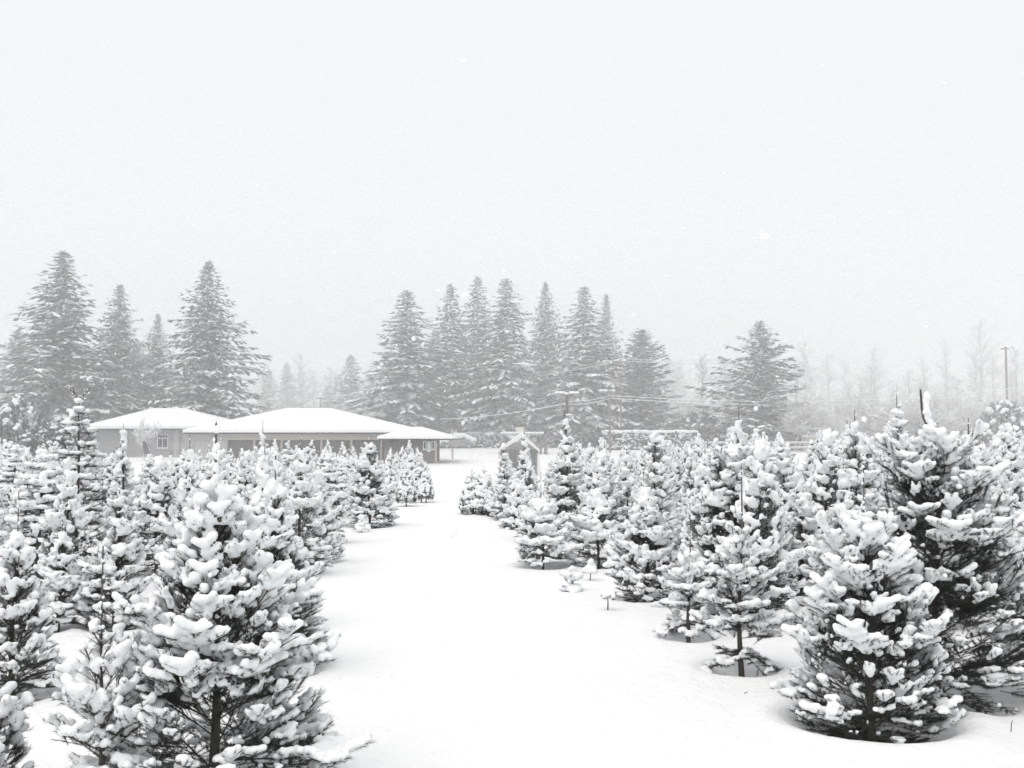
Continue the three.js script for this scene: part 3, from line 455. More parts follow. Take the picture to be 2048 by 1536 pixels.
// ------------------------------------------------------------------ bare trees and shrubs coated with snow
function bare(o) {                                                    // o: H, spread, stems, depth, r
  const rnd = rng(o.seed * 977 + 5), wood = new Soup(), snow = new Soup();
  const limb = (p, d, len, r, k) => {
    const n = 3; let q = p, e = d.slice();
    for (let i = 0; i < n; i++) { e = e.map((v, j) => v + (rnd() - 0.5) * 0.3 + (j === 1 ? o.lift * 0.16 : 0)); const l = Math.hypot(...e); e = e.map((v) => v / l); const z = q.map((v, j) => v + (e[j] * len) / n), rr = Math.max(o.min ?? 0.012, r * (1 - i * 0.12));
      wood.tube(q, z, rr, rr * 0.9, 3); const h = rr * 0.9; if (Math.abs(e[1]) < 0.93 && rnd() < (o.snow ?? 0.9)) { const rs = Math.max(0.02, rr * 1.05); snow.tube([q[0], q[1] + h, q[2]], [z[0], z[1] + h, z[2]], rs, rs, 3); } q = z;
      if (k > 0 && i >= (k === o.depth ? 1 : 0)) { const c = o.kids ?? 2; for (let m = 0; m < c; m++) { const a = rnd() * 6.28, w = o.wide * (0.6 + rnd() * 0.6), s = [e[0] + Math.cos(a) * w, e[1] + (rnd() - 0.35) * w + o.lift * 0.2, e[2] + Math.sin(a) * w], sl = Math.hypot(...s); limb(q, s.map((v) => v / sl), len * (0.5 + rnd() * 0.22), r * 0.55, k - 1); } }
    }
  };
  for (let i = 0; i < o.stems; i++) { const a = (i / o.stems) * 6.28 + rnd(), sp = o.stems > 1 ? o.fan : 0.04, d = [Math.cos(a) * sp, 1, Math.sin(a) * sp], l = Math.hypot(...d); limb([Math.cos(a) * 0.1, -0.1, Math.sin(a) * 0.1], d.map((v) => v / l), o.len, o.r, o.depth); }
  const w = wood.build(), s = snow.build(); w.computeBoundingBox(); const b = w.boundingBox;
  return { wood: w, snow: s, H: b.max.y, W: Math.max(b.max.x - b.min.x, b.max.z - b.min.z) };
}
function poplar(seed, wide) {                                         // one straight stem with rising side limbs and twigs
  const rnd = rng(seed * 313 + 1), wood = new Soup(), snow = new Soup(), H = 18, st = (p, q, r, sn) => { wood.tube(p, q, r, r * 0.8, 3, null); if (rnd() < sn) snow.tube([p[0], p[1] + r, p[2]], [q[0], q[1] + r, q[2]], Math.max(0.014, r), Math.max(0.014, r * 0.8), 3); };
  let p = [0, -0.3, 0]; const N = 44;
  for (let i = 1; i <= N; i++) {
    const y = (H * i) / N, q = [Math.sin(y * 0.5 + seed) * 0.05, y, Math.cos(y * 0.4) * 0.05]; wood.tube(p, q, 0.09 * (1.05 - i / N) + 0.015, 0.09 * (1.03 - i / N) + 0.015, 4); p = q;
    if (i < N * 0.22) continue;
    for (let m = 0; m < 3; m++) { let a = rnd() * 6.28; const L = (0.35 + Math.sin(Math.min(1, (i / N - 0.2) * 1.3) * 3.0) * 0.75) * 3.4 * wide * (0.3 + rnd() * 0.95), n = 4; let c = q, e = 0.45 + rnd() * 0.8;
      for (let k = 0; k < n; k++) { const d = [Math.cos(a) * Math.cos(e), Math.sin(e), Math.sin(a) * Math.cos(e)], z = c.map((v, j) => v + (d[j] * L) / n); st(c, z, 0.024 - k * 0.004, 0.6); for (let t = 0; t < 3; t++) { const b = a + (rnd() - 0.5) * 2.2, f = 0.7 + rnd() * 0.7, l = L * 0.28 * (0.6 + rnd() * 0.6), w = z.map((v, j) => v + [Math.cos(b) * Math.cos(f), Math.sin(f), Math.sin(b) * Math.cos(f)][j] * l); st(z, w, 0.011, 0.7); } c = z; e += (rnd() - 0.3) * 0.4; a += (rnd() - 0.5) * 0.9; } }
  }
  const w = wood.build(); w.computeBoundingBox(); const b = w.boundingBox; return { wood: w, snow: snow.build(), H: b.max.y, W: Math.max(b.max.x - b.min.x, b.max.z - b.min.z) };
}
const BARE = {
  poplar: [poplar(1, 0.5), poplar(2, 0.75)],
  bush: [bare({ seed: 3, stems: 7, fan: 0.8, len: 2.2, r: 0.05, depth: 2, kids: 3, wide: 0.8, lift: 0.1, snow: 0.95, min: 0.02 }), bare({ seed: 4, stems: 8, fan: 1.1, len: 2.0, r: 0.05, depth: 2, kids: 3, wide: 0.9, lift: -0.1, snow: 0.95, min: 0.02 }), bare({ seed: 8, stems: 6, fan: 0.5, len: 2.4, r: 0.05, depth: 2, kids: 3, wide: 0.7, lift: 0.3, snow: 0.9, min: 0.02 })],
  spreading: [bare({ seed: 5, stems: 3, fan: 0.5, len: 2.6, r: 0.1, depth: 3, kids: 3, wide: 1.0, lift: -0.05, snow: 0.95, min: 0.02 })],
  small: [bare({ seed: 6, stems: 3, fan: 0.4, len: 1.5, r: 0.035, depth: 3, kids: 2, wide: 0.7, lift: 0.3, snow: 0.7, min: 0.012 })],
};
function standBare(kind, i, px, top, width, D, name, label, category, group) {
  const q = BARE[kind][i % BARE[kind].length], b = at(px, HORIZON, D), y0 = groundY(b.x, b.z), Ht = at(px, top, D).y - y0;
  const t = stand(name, q, (g) => { part('branches', q.wood, M.twig, g); part('snow_cover', q.snow, M.snow, g); return g; }, label, category, group);
  t.position.set(b.x, y0, b.z); const s = (width * (D / F)) / q.W; t.scale.set(s, Ht / q.H, s); t.rotation.y = px * 0.7;
}
for (const [i, px, top, w, D, label] of [[0, 1612, 680, 110, 190, 'faint bare tree right of the upswept spruce'], [1, 1750, 692, 90, 185, 'faint bare tree with a broad head in the right haze'], [0, 1850, 712, 70, 195, 'faint thin bare tree, left of the tall poplar'], [1, 1965, 638, 120, 190, 'tall bare poplar in the right haze'], [0, 1895, 672, 60, 200, 'thin bare poplar beside the tall one'], [1, 1690, 715, 80, 205, 'faint bare tree low in the right haze'], [0, 1405, 705, 110, 160, 'bare weeping tree right of the round-topped conifer'], [1, 1350, 735, 90, 165, 'bare tree between the round-topped conifer and the weeping tree'], [0, 600, 708, 120, 205, 'faint bare tree in the haze above the long roof'], [1, 660, 730, 90, 210, 'faint bare tree behind the pale conifer'], [1, 2035, 690, 90, 150, 'bare brownish tree at the right picture edge'], [0, 1455, 745, 80, 170, 'bare tree left of the upswept spruce']])
  standBare('poplar', i, px, top, w, D, 'bare_tree', label, 'bare tree', 'bare trees in the haze');
{
  const rnd = rng(64);
  for (const [a, b, n, where] of [[500, 770, 7, 'between the two conifer groups'], [1300, 1480, 4, 'left of the upswept spruce'], [1580, 1800, 7, 'right of the upswept spruce'], [1800, 2080, 8, 'near the tall poplar at right']])
    for (let i = 0; i < n; i++) standBare('poplar', i, lerp(a, b, (i + 0.2 + rnd() * 0.6) / n), 700 + rnd() * 65, 80 + rnd() * 60, 165 + rnd() * 35, 'bare_tree', 'faint bare frosted tree in the hazy band of woodland ' + where, 'bare tree', 'hazy bare trees ' + where);
}
{
  const rnd = rng(31); const kinds = [['bush', 0], ['bush', 1], ['spreading', 0], ['bush', 2]];
  for (let px = 735, n = 0; px < 2090; px += 36 + rnd() * 22, n++) for (const row of [0, 1]) {
    const [k, i] = kinds[Math.floor(rnd() * 4)], D = row ? 148 + rnd() * 14 : 128 + rnd() * 10, top = row ? 760 + rnd() * 45 : 800 + rnd() * 36, w = 105 + rnd() * 55;
    const where = px < 1000 ? 'behind the kiosk and the parked car' : px < 1230 ? 'behind the flat-roofed shelter' : px < 1480 ? 'above the clipped hedge' : px < 1700 ? 'under the upswept spruce' : 'in the right-hand haze';
    standBare(k, i, px + (rnd() - 0.5) * 20, top, w, D, 'snowy_shrub', 'spreading bare shrub with every twig coated in snow, ' + where, 'shrub', 'snow-coated shrubs, ' + where);
  }
}
standBare('small', 0, 292, 832, 92, 84, 'bare_sapling', 'small bare tree in front of the grey house window', 'bare tree');
standBare('spreading', 0, 1590, 790, 190, 112, 'spreading_tree', 'low spreading bare tree with snow-lined limbs before the beige shed', 'bare tree');
standBare('spreading', 0, 1765, 800, 170, 116, 'spreading_tree', 'low spreading bare tree with snow-lined limbs, right of the shed', 'bare tree');
// evergreen bushes and clipped hedges
function clumpy(fn, n, seed, snowShare, size) {                       // leaf flakes and snow lumps over a shape given by fn(rnd) -> [point, outward]
  const rnd = rng(seed), leaf = new Soup(), snow = new Soup();
  for (let i = 0; i < n; i++) {
    const [p, d] = fn(rnd), a = rnd() * 6.28, s = size * (0.6 + rnd() * 0.8), u = [Math.cos(a) * s, (rnd() - 0.5) * s, Math.sin(a) * s], v = [(rnd() - 0.5) * s + d[0] * s * 0.5, s * 0.8, (rnd() - 0.5) * s + d[2] * s * 0.5];
    leaf.quad(p, p.map((x, k) => x + u[k] * 0.5 + v[k] * 0.5), p.map((x, k) => x + v[k]), p.map((x, k) => x - u[k] * 0.5 + v[k] * 0.5), frostHaze([0.045, 0.05, 0.045], rnd, 0.02, 0.5));  // leaf colour takes the same snow dusting and haze paleness
    if (rnd() < snowShare * (0.25 + Math.max(0, d[1]))) snow.lump([p[0] + d[0] * 0.05, p[1] + s * 0.6, p[2] + d[2] * 0.05], s * (0.4 + rnd() * 0.35), 0.6, rnd);
  }
  return [leaf.build(), snow.build()];
}
const dome = (w, h) => (r) => { const a = r() * 6.28, t = Math.acos(r()), k = 0.75 + r() * 0.25, d = [Math.cos(a) * Math.sin(t), Math.cos(t), Math.sin(a) * Math.sin(t)]; return [[d[0] * w * k, d[1] * h * k, d[2] * w * k], d]; };
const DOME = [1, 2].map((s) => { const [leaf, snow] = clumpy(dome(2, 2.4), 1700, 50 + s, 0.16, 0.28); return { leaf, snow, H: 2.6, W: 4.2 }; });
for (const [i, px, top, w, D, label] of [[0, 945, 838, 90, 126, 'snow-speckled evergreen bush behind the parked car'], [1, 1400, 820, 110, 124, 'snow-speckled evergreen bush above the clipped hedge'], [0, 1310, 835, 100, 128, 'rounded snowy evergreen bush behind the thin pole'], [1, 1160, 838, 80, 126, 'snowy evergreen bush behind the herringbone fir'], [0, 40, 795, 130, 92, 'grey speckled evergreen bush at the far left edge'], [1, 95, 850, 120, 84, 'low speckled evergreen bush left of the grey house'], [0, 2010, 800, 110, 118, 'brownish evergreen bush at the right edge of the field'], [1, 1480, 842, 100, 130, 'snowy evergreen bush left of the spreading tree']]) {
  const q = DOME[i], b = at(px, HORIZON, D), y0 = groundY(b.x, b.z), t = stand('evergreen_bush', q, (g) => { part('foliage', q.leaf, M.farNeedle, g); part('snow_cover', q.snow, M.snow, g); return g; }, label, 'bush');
  t.position.set(b.x, y0, b.z); const s = (w * D) / F / q.W; t.scale.set(s, (at(px, top, D).y - y0) / q.H, s);
}
function hedge(px0, px1, top, D, label) {
  const a = at(px0, top, D), b = at(px1, top, D), w = b.x - a.x, y0 = groundY((a.x + b.x) / 2, -D), h = a.y - y0, dp = 1.6, t = thing('clipped_hedge', label, 'hedge', [(a.x + b.x) / 2, y0, -D]);
  const face = (r) => { const k = r(); return k < 0.65 ? [[(r() - 0.5) * w, r() * h * 0.95, dp / 2 - r() * 0.15], [0, 0.1, 1]] : k < 0.75 ? [[(r() < 0.5 ? -1 : 1) * w / 2, r() * h * 0.95, (r() - 0.5) * dp], [1, 0, 0]] : [[(r() - 0.5) * w, h * 0.93, (r() - 0.5) * dp], [0, 1, 0]]; };
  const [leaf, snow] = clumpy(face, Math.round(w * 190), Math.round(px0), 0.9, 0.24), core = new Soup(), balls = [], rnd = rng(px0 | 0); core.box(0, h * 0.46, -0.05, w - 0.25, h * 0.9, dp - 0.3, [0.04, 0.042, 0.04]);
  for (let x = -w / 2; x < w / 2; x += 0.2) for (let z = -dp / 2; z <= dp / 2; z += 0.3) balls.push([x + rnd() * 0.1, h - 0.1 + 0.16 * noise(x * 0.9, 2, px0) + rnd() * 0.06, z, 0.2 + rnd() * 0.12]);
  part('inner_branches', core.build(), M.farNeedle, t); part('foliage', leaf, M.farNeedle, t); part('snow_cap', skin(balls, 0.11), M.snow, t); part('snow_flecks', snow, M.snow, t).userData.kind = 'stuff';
}
hedge(928, 1006, 868, 122, 'low clipped hedge with a snow cap right of the parked car');
hedge(1098, 1178, 866, 124, 'clipped snow-capped hedge behind the herringbone fir');
hedge(1206, 1392, 864, 114, 'long clipped hedge with a snow cap behind the thin pole');

// ------------------------------------------------------------------ buildings
const paint = (r, g, b, o) => std({ color: rgb(r, g, b), ...o });
const boards = grain(256, (x, y) => { const e = x % 32 < 2 ? 0.78 : 1, h = (178 + 42 * tiled(x * 6, y, 13, 256) + 22 * hash(x, y, 1)) * e; return [h, h, h]; }, true);
const B = { grey: paint(0.6, 0.6, 0.61, { map: boards }), pale: paint(0.78, 0.77, 0.76, { map: boards }), brown: paint(0.3, 0.285, 0.285, { map: boards }), tan: paint(0.55, 0.51, 0.46), white: paint(0.78, 0.78, 0.78, { roughness: 0.5 }), dark: paint(0.12, 0.12, 0.13), glass: std({ color: rgb(0.1, 0.11, 0.12), roughness: 0.12 }), brick: paint(0.4, 0.36, 0.35, { map: boards }), canvas: paint(0.8, 0.79, 0.76), cream: paint(0.68, 0.63, 0.54) };
function boxGeo(x0, x1, y0, y1, z0, z1) { const g = new THREE.BoxGeometry(x1 - x0, y1 - y0, z1 - z0); g.translate((x0 + x1) / 2, (y0 + y1) / 2, (z0 + z1) / 2); const p = g.attributes.position, n = g.attributes.normal, uv = g.attributes.uv; for (let i = 0; i < p.count; i++) uv.setXY(i, (Math.abs(n.getX(i)) > 0.5 ? p.getZ(i) : p.getX(i)) * 0.5, (Math.abs(n.getY(i)) > 0.5 ? p.getZ(i) : p.getY(i)) * 0.5); TRIS += 12; return g; }
function hip(x0, x1, z0, z1, y, ra, rb, ry, th) {                      // a hipped slab: eaves rectangle, ridge from ra to rb, thickness th
  const s = new Soup(), zm = (z0 + z1) / 2, E = (k) => [[x0, y + k, z1], [x1, y + k, z1], [x1, y + k, z0], [x0, y + k, z0]], R = (k) => [[ra, ry + k, zm], [rb, ry + k, zm]];
  for (const [k, f] of [[th, 0], [0, 1]]) { const e = E(k), r = R(k); for (const q of [[e[0], e[1], r[1], r[0]], [e[2], e[3], r[0], r[1]]]) f ? s.quad(q[3], q[2], q[1], q[0]) : s.quad(...q); for (const q of [[e[1], e[2], r[1]], [e[3], e[0], r[0]]]) f ? s.tri(q[2], q[1], q[0]) : s.tri(...q); }
  const a = E(0), b = E(th); for (let i = 0; i < 4; i++) { const j = (i + 1) % 4; s.quad(a[i], a[j], b[j], b[i]); }
  return s.build();
}
function windowPart(parent, x0, x1, y0, y1, z, bars, transom) {       // frame, panes behind it, bars
  const w = 0.07, fr = [boxGeo(x0, x1, y1 - w, y1, z, z + 0.06), boxGeo(x0, x1, y0, y0 + w, z, z + 0.06), boxGeo(x0, x0 + w, y0 + w, y1 - w, z, z + 0.06), boxGeo(x1 - w, x1, y0 + w, y1 - w, z, z + 0.06)];
  const ty = transom ? lerp(y0, y1, 0.7) : y1 - w; if (transom) fr.push(boxGeo(x0 + w, x1 - w, ty - w / 2, ty + w / 2, z, z + 0.05));
  const f = part('window', mergeGeometries(fr), B.white, parent), n = bars + 1, pw = (x1 - x0 - 2 * w) / n;
  for (let i = 0; i < n; i++) { part('pane', boxGeo(x0 + w + i * pw + 0.02, x0 + w + (i + 1) * pw - 0.02, y0 + w, ty - (transom ? w / 2 : 0), z + 0.004, z + 0.02), B.glass, f); if (i) part('glazing_bar', boxGeo(x0 + w + i * pw - 0.03, x0 + w + i * pw + 0.03, y0 + w, ty - w / 2, z + 0.021, z + 0.055), B.white, f); }
  if (transom) part('pane', boxGeo(x0 + w, x1 - w, ty + w / 2, y1 - w, z + 0.004, z + 0.02), B.glass, f);
  part('sill', boxGeo(x0 - 0.05, x1 + 0.05, y0 - 0.06, y0 - 0.003, z, z + 0.12), B.white, f);
}
{ // grey house
  const D = 96, X = (px) => at(px, 860, D).x, o = at(300, 860, D), y0 = groundY(o.x, -D), Y = (py) => at(300, py, D).y - y0, t = thing('grey_house', 'grey house with a hipped snowy roof and a white-framed window, at left', 'house', [o.x, y0, -D]), L = (px) => X(px) - o.x, eave = Y(860);
  part('wall', boxGeo(L(188), L(352), -0.3, eave, -9, 0), B.grey, t); part('wall', boxGeo(L(352) + 0.003, L(460), -0.3, eave, -9, -0.02), B.pale, t); part('wall_corner', boxGeo(L(348), L(360), -0.3, eave - 0.003, 0.003, 0.1), B.pale, t);
  part('roof', hip(L(174), L(475), -10, 1, eave, L(272), L(335), at(300, 821, D + 4.5).y - y0 - 0.25, 0.12), B.dark, t);
  part('roof_snow', hip(L(172), L(477), -10.1, 1.1, eave + 0.124, L(272), L(335), at(300, 818, D + 4.5).y - y0 - 0.15, 0.24), M.snow, t);
  windowPart(t, L(315), L(337), Y(896), Y(868), 0.003, 1, true);
  const door = part('door', boxGeo(L(284), L(300), 0, Y(878), 0.003, 0.05), B.dark, t); part('handle', boxGeo(L(297.5), L(299), 0.95, 1.02, 0.053, 0.1), B.white, door);
  part('skirting', boxGeo(L(188), L(347), -0.2, 0.35, 0.003, 0.06), B.grey, t);
  const s = new Soup(), p = (x, y) => [L(x), Y(y), 1.4]; s.tube(p(176, 882), p(212, 902), 0.05, 0.05, 6); s.tube(p(176, 882), p(176, 915), 0.05, 0.05, 6); s.tube(p(212, 902), p(212, 918), 0.05, 0.05, 6); part('stair_rail', s.build(), B.white, t);
}
{ // long brown building
  const D = 86, o = at(600, 866, D), y0 = groundY(o.x, -D), L = (px) => at(px, 866, D).x - o.x, Y = (py) => at(600, py, D).y - y0, t = thing('long_building', 'long low brown building with a wide hipped snowy roof and tan eaves beam', 'building', [o.x, y0, -D]), eave = Y(868);
  part('wall', boxGeo(L(392), L(455), -0.4, eave - 0.004, -9, 0), B.pale, t); part('wall', boxGeo(L(455) + 0.003, L(815), -0.4, eave - 0.004, -9, -0.5), B.brown, t);
  part('eaves_beam', boxGeo(L(455) + 0.006, L(812), eave - 0.5, eave - 0.006, -0.49, -0.05), B.tan, t);
  for (const px of [505, 560, 640, 700, 760]) part('porch_post', boxGeo(L(px), L(px) + 0.16, -0.4, eave - 0.503, -0.4, -0.24), B.tan, t);
  part('roof', hip(L(374), L(832), -10, 0.8, eave, L(548), L(642), at(600, 821, D + 4.6).y - y0 - 0.26, 0.12), B.dark, t);
  part('roof_snow', hip(L(372), L(834), -10.1, 0.9, eave + 0.124, L(548), L(642), at(600, 818, D + 4.6).y - y0 - 0.16, 0.24), M.snow, t);
}
{ // brick kiosk
  const D = 80, o = at(825, 880, D), y0 = groundY(o.x, -D) - 0.05, L = (px) => at(px, 880, D).x - o.x, Y = (py) => at(825, py, D).y - y0, t = thing('brick_kiosk', 'small brick kiosk with a hipped snowy roof at the end of the lane', 'kiosk', [o.x, y0, -D]), eave = Y(880);
  part('wall', boxGeo(L(768), L(872), -0.4, Y(900), -4, 0), B.brick, t); part('upper_wall', boxGeo(L(768), L(872), Y(900) + 0.003, eave - 0.004, -4, -0.02), B.brown, t); part('corner_post', boxGeo(L(870), L(874), -0.2, eave - 0.008, 0.003, 0.1), B.tan, t);
  windowPart(t, L(846), L(853), Y(899), Y(882), 0.003, 0, false); windowPart(t, L(863), L(870), Y(899), Y(882), 0.003, 0, false); part('door', boxGeo(L(854.5), L(861.5), Y(904), Y(883), 0.003, 0.05), B.white, t);
  part('roof', hip(L(760), L(906), -5, 1, eave, L(822), L(838), at(830, 857, D + 2).y - y0 - 0.2, 0.1), B.dark, t); part('roof_snow', hip(L(758), L(908), -5.1, 1.1, eave + 0.104, L(822), L(838), at(830, 856, D + 2).y - y0 - 0.1, 0.2), M.snow, t);
}
function snowCap(parent, x0, x1, y, z0, z1, r = 0.12) { const b = [], rnd = rng(Math.abs(Math.round(x0 * 91 + y * 37)) + 1); for (let x = x0; x <= x1 + 1e-6; x += r * 0.7) for (let z = z0; z <= z1 + 1e-6; z += r * 0.7) b.push([x, y + r * 0.4, z, r * (0.9 + rnd() * 0.25)]); part('snow_cap', skin(b, r * 0.4), M.snow, parent); }
{ // pole at the lane end
  const D = depthOf(922, 0.3), b = at(905, 922, D), y0 = groundY(b.x, b.z), h = at(905, 862, D).y - y0, s = new Soup(); s.tube([0, -0.2, 0], [0, h, 0], 0.075, 0.07, 8); const t = thing('lane_post', 'pale slim post standing in front of the kiosk at the lane end', 'post', [b.x, y0, b.z]); part('post', s.build(), paint(0.4, 0.38, 0.36), t); snowCap(t, -0.03, 0.03, h, -0.03, 0.03, 0.1);
}
{ // white canopy
  const D = 62, o = at(1038, 900, D), y0 = groundY(o.x, -D), L = (px) => at(px, 900, D).x - o.x, Y = (py) => at(1038, py, D).y - y0, t = thing('white_canopy', 'white gabled canopy tent with an open dark front beside the firs', 'canopy', [o.x, y0, -D]), s = new Soup(), a = L(996), b = L(1080), m = L(1043), e = Y(899), pk = Y(869), dp = 3.2, th = 0.06;
  for (const [x, z0] of [[a, 0], [b, 0]]) { s.quad([x, e, 0], [m, pk, 0], [m, pk, -dp], [x, e, -dp]); s.quad([x, e - th, 0], [x, e - th, -dp], [m, pk - th, -dp], [m, pk - th, 0]); s.quad([x, e, 0.01], [x, e - 0.16, 0.01], [m, pk - 0.2, 0.01], [m, pk, 0.01]); s.quad([x, e, 0.03], [x, e, -dp], [x, e - 0.28, -dp], [x, e - 0.28, 0.03]); }
  part('canopy_cloth', s.build(), B.canvas, t);
  const leg = (x, z) => { const q = new Soup(); q.tube([x, -0.2, z], [x, e - 0.02, z], 0.03, 0.03, 6); part('leg', q.build(), B.white, t); }; for (const x of [a + 0.04, b - 0.04]) for (const z of [-0.06, -dp + 0.06]) leg(x, z);
  part('back_wall', boxGeo(a + 0.1, b - 0.1, 0, e - 0.05, -dp + 0.1, -dp + 0.14), B.grey, t);
  const sn = new Soup(); for (const x of [a, b]) { sn.quad([x, e + 0.02, 0.0], [m, pk + 0.12, 0.0], [m, pk + 0.12, -dp], [x, e + 0.02, -dp]); sn.tri([x, e + 0.004, 0.0], [m, pk + 0.12, 0.0], [m, pk + 0.004, 0.0]); } part('roof_snow', sn.build(), M.snow, t);
}
{ // flat-roofed shelter
  const D = 104, o = at(1045, 866, D), y0 = groundY(o.x, -D), L = (px) => at(px, 866, D).x - o.x, Y = (py) => at(1045, py, D).y - y0, t = thing('flat_roof_shelter', 'flat-roofed timber shelter with snow on top, behind the white canopy', 'shelter', [o.x, y0, -D]);
  part('roof', boxGeo(L(1002), L(1087), Y(870), Y(867), -3, 0), B.grey, t); part('roof_snow', boxGeo(L(1001.5), L(1087.5), Y(867) + 0.003, Y(863.5), -3.05, 0.05), M.snow, t);
  for (const px of [1006, 1080]) for (const z of [-0.3, -2.8]) part('post', boxGeo(L(px), L(px + 4), -0.3, Y(870) - 0.003, z, z + 0.2), B.brown, t);
  part('back_panel', boxGeo(L(1010), L(1078), 0, Y(884), -2.6, -2.5), B.grey, t); part('timber_panel', boxGeo(L(1088), L(1095), -0.2, Y(868), -0.6, 0), B.brown, t);
  part('chimney', boxGeo(L(1032), L(1050), Y(863.5) + 0.003, Y(854), -2.4, -1.4), B.cream, t);
}
{ // parked car under snow
  const D = 118, o = at(915, 893, D), y0 = groundY(o.x, -D), k = D / F, t = thing('parked_car', 'parked car buried under a thick cover of snow, behind the kiosk', 'car', [o.x, y0, -D], 0.12), sh = new THREE.Shape(), l = 36 * k;
  sh.moveTo(-l, 0.3); sh.lineTo(-l, 0.75); sh.quadraticCurveTo(-l * 0.8, 0.9, -l * 0.55, 0.92); sh.lineTo(-l * 0.3, 1.35); sh.lineTo(l * 0.35, 1.38); sh.quadraticCurveTo(l * 0.6, 1.0, l * 0.95, 0.85); sh.lineTo(l, 0.35); sh.closePath();
  const g = new THREE.ExtrudeGeometry(sh, { depth: 1.5, bevelEnabled: true, bevelSize: 0.06, bevelThickness: 0.06, bevelSegments: 2 }); g.translate(0, 0, -1.5); part('body', g, paint(0.25, 0.26, 0.28, { roughness: 0.4 }), t);
  for (const x of [-l * 0.62, l * 0.62]) { const w = new THREE.CylinderGeometry(0.32, 0.32, 0.2, 16); w.rotateX(Math.PI / 2); w.translate(x, 0.3, 0.02); const wh = part('wheel', w, B.dark, t), r = new THREE.CylinderGeometry(0.18, 0.18, 0.03, 12); r.rotateX(Math.PI / 2); r.translate(x, 0.3, 0.135); part('rim', r, B.grey, wh); }
  part('side_window', boxGeo(-l * 0.28, l * 0.3, 0.95, 1.22, 0.063, 0.075), B.glass, t); part('headlight', boxGeo(l * 0.86, l * 0.95, 0.6, 0.72, 0.063, 0.085), B.white, t);
  const balls = [], rnd = rng(9); for (let x = -l * 1.02; x <= l * 1.02; x += 0.14) for (let z = -1.55; z <= 0.08; z += 0.18) { const u = x / l, y = u < -0.55 ? lerp(0.74, 0.9, (u + 1) / 0.45) : u < -0.3 ? lerp(0.92, 1.36, (u + 0.55) / 0.25) : u < 0.35 ? 1.4 : lerp(1.38, 0.82, (u - 0.35) / 0.65); balls.push([x, y + 0.1, z, 0.24 + rnd() * 0.1]); if (z > -0.1 && rnd() < 0.5) balls.push([x, y - 0.15, 0.1, 0.14 + rnd() * 0.08]); } part('snow_cover', skin(balls, 0.085), M.snow, t);
}
{ // beige shed at right
  const D = 112, o = at(1635, 880, D), y0 = groundY(o.x, -D), L = (px) => at(px, 880, D).x - o.x, Y = (py) => at(1635, py, D).y - y0, t = thing('beige_shed', 'small beige shed with a sloping snowy roof among the bare trees at right', 'shed', [o.x, y0, -D]);
  part('wall', boxGeo(L(1606), L(1668), -0.2, Y(874), -3, 0), B.cream, t); part('side_wall', boxGeo(L(1540), L(1606) - 0.003, -0.2, Y(872), -3, -0.4), B.brown, t); part('door', boxGeo(L(1628), L(1642), 0, Y(879), 0.003, 0.05), B.grey, t);
  const s = new Soup(), a = L(1602), b = L(1672), y1 = Y(874), y2 = Y(860); s.quad([a, y1, 0.4], [b, y1, 0.4], [b, y2, -3.3], [a, y2, -3.3]); s.quad([a, y1 + 0.18, 0.4], [a, y2 + 0.18, -3.3], [b, y2 + 0.18, -3.3], [b, y1 + 0.18, 0.4]); s.quad([a, y1, 0.4], [a, y1 + 0.18, 0.4], [b, y1 + 0.18, 0.4], [b, y1, 0.4]); s.quad([a, y1, 0.4], [a, y2, -3.3], [a, y2 + 0.18, -3.3], [a, y1 + 0.18, 0.4]); s.quad([b, y1, 0.4], [b, y1 + 0.18, 0.4], [b, y2 + 0.18, -3.3], [b, y2, -3.3]); part('roof_snow', s.build(), M.snow, t);
}
// rail fence
{
  const D = 108, o = at(1520, 884, D), y0 = groundY(o.x, -D), t = thing('rail_fence', 'white-topped two-rail fence running behind the firs at right', 'fence', [o.x, y0, -D]), L = (px) => at(px, 884, D).x - o.x, y = at(1520, 885, D).y - y0;
  for (let px = 1388; px <= 1660; px += 45) part('post', boxGeo(L(px), L(px) + 0.12, -0.2, y + 0.1, -0.06, 0.06), M.twig, t);
  for (const dy of [0, -0.5]) { part('rail', boxGeo(L(1386), L(1664), y + dy - 0.12, y + dy, 0.063, 0.12), M.twig, t); part('snow_cap', boxGeo(L(1386), L(1664), y + dy + 0.003, y + dy + 0.1, 0.055, 0.13), M.snow, t); }
}
// ------------------------------------------------------------------ poles and wires
function pole(px, top, D, r, label, build) {
  const b = at(px, HORIZON, D), y0 = groundY(b.x, b.z), h = at(px, top, D).y - y0, s = new Soup(); s.tube([0, -0.3, 0], [0, h, 0], r, r * 0.8, 8);
  const t = thing('utility_pole', label, 'pole', [b.x, y0, b.z]); part('pole', s.build(), paint(0.2, 0.18, 0.16), t); snowCap(t, -0.02, 0.02, h, -0.02, 0.02, Math.max(0.14, r * 1.3)); build?.(t, h, D / F); return V(b.x, y0 + h, b.z);
}
function lampArm(t, h, k, s, len, drop = 0) {
  const a = new Soup(), x = s * len, y = h - drop; a.tube([0, y - 0.25, 0], [x * 0.5, y - 0.02, 0], 0.035, 0.035, 6); a.tube([x * 0.5, y - 0.02, 0], [x, y, 0], 0.035, 0.03, 6); const arm = part('lamp_arm', a.build(), paint(0.3, 0.3, 0.3), t);
  const q = new Soup(); q.box(x + s * 0.18, y - 0.03, 0, 0.42, 0.12, 0.22); part('lamp_head', q.build(), paint(0.4, 0.4, 0.4), arm); snowCap(arm, Math.min(0.2 * s, x + s * 0.34), Math.max(0.2 * s, x + s * 0.34), y + 0.06, -0.05, 0.05, 0.12);
}
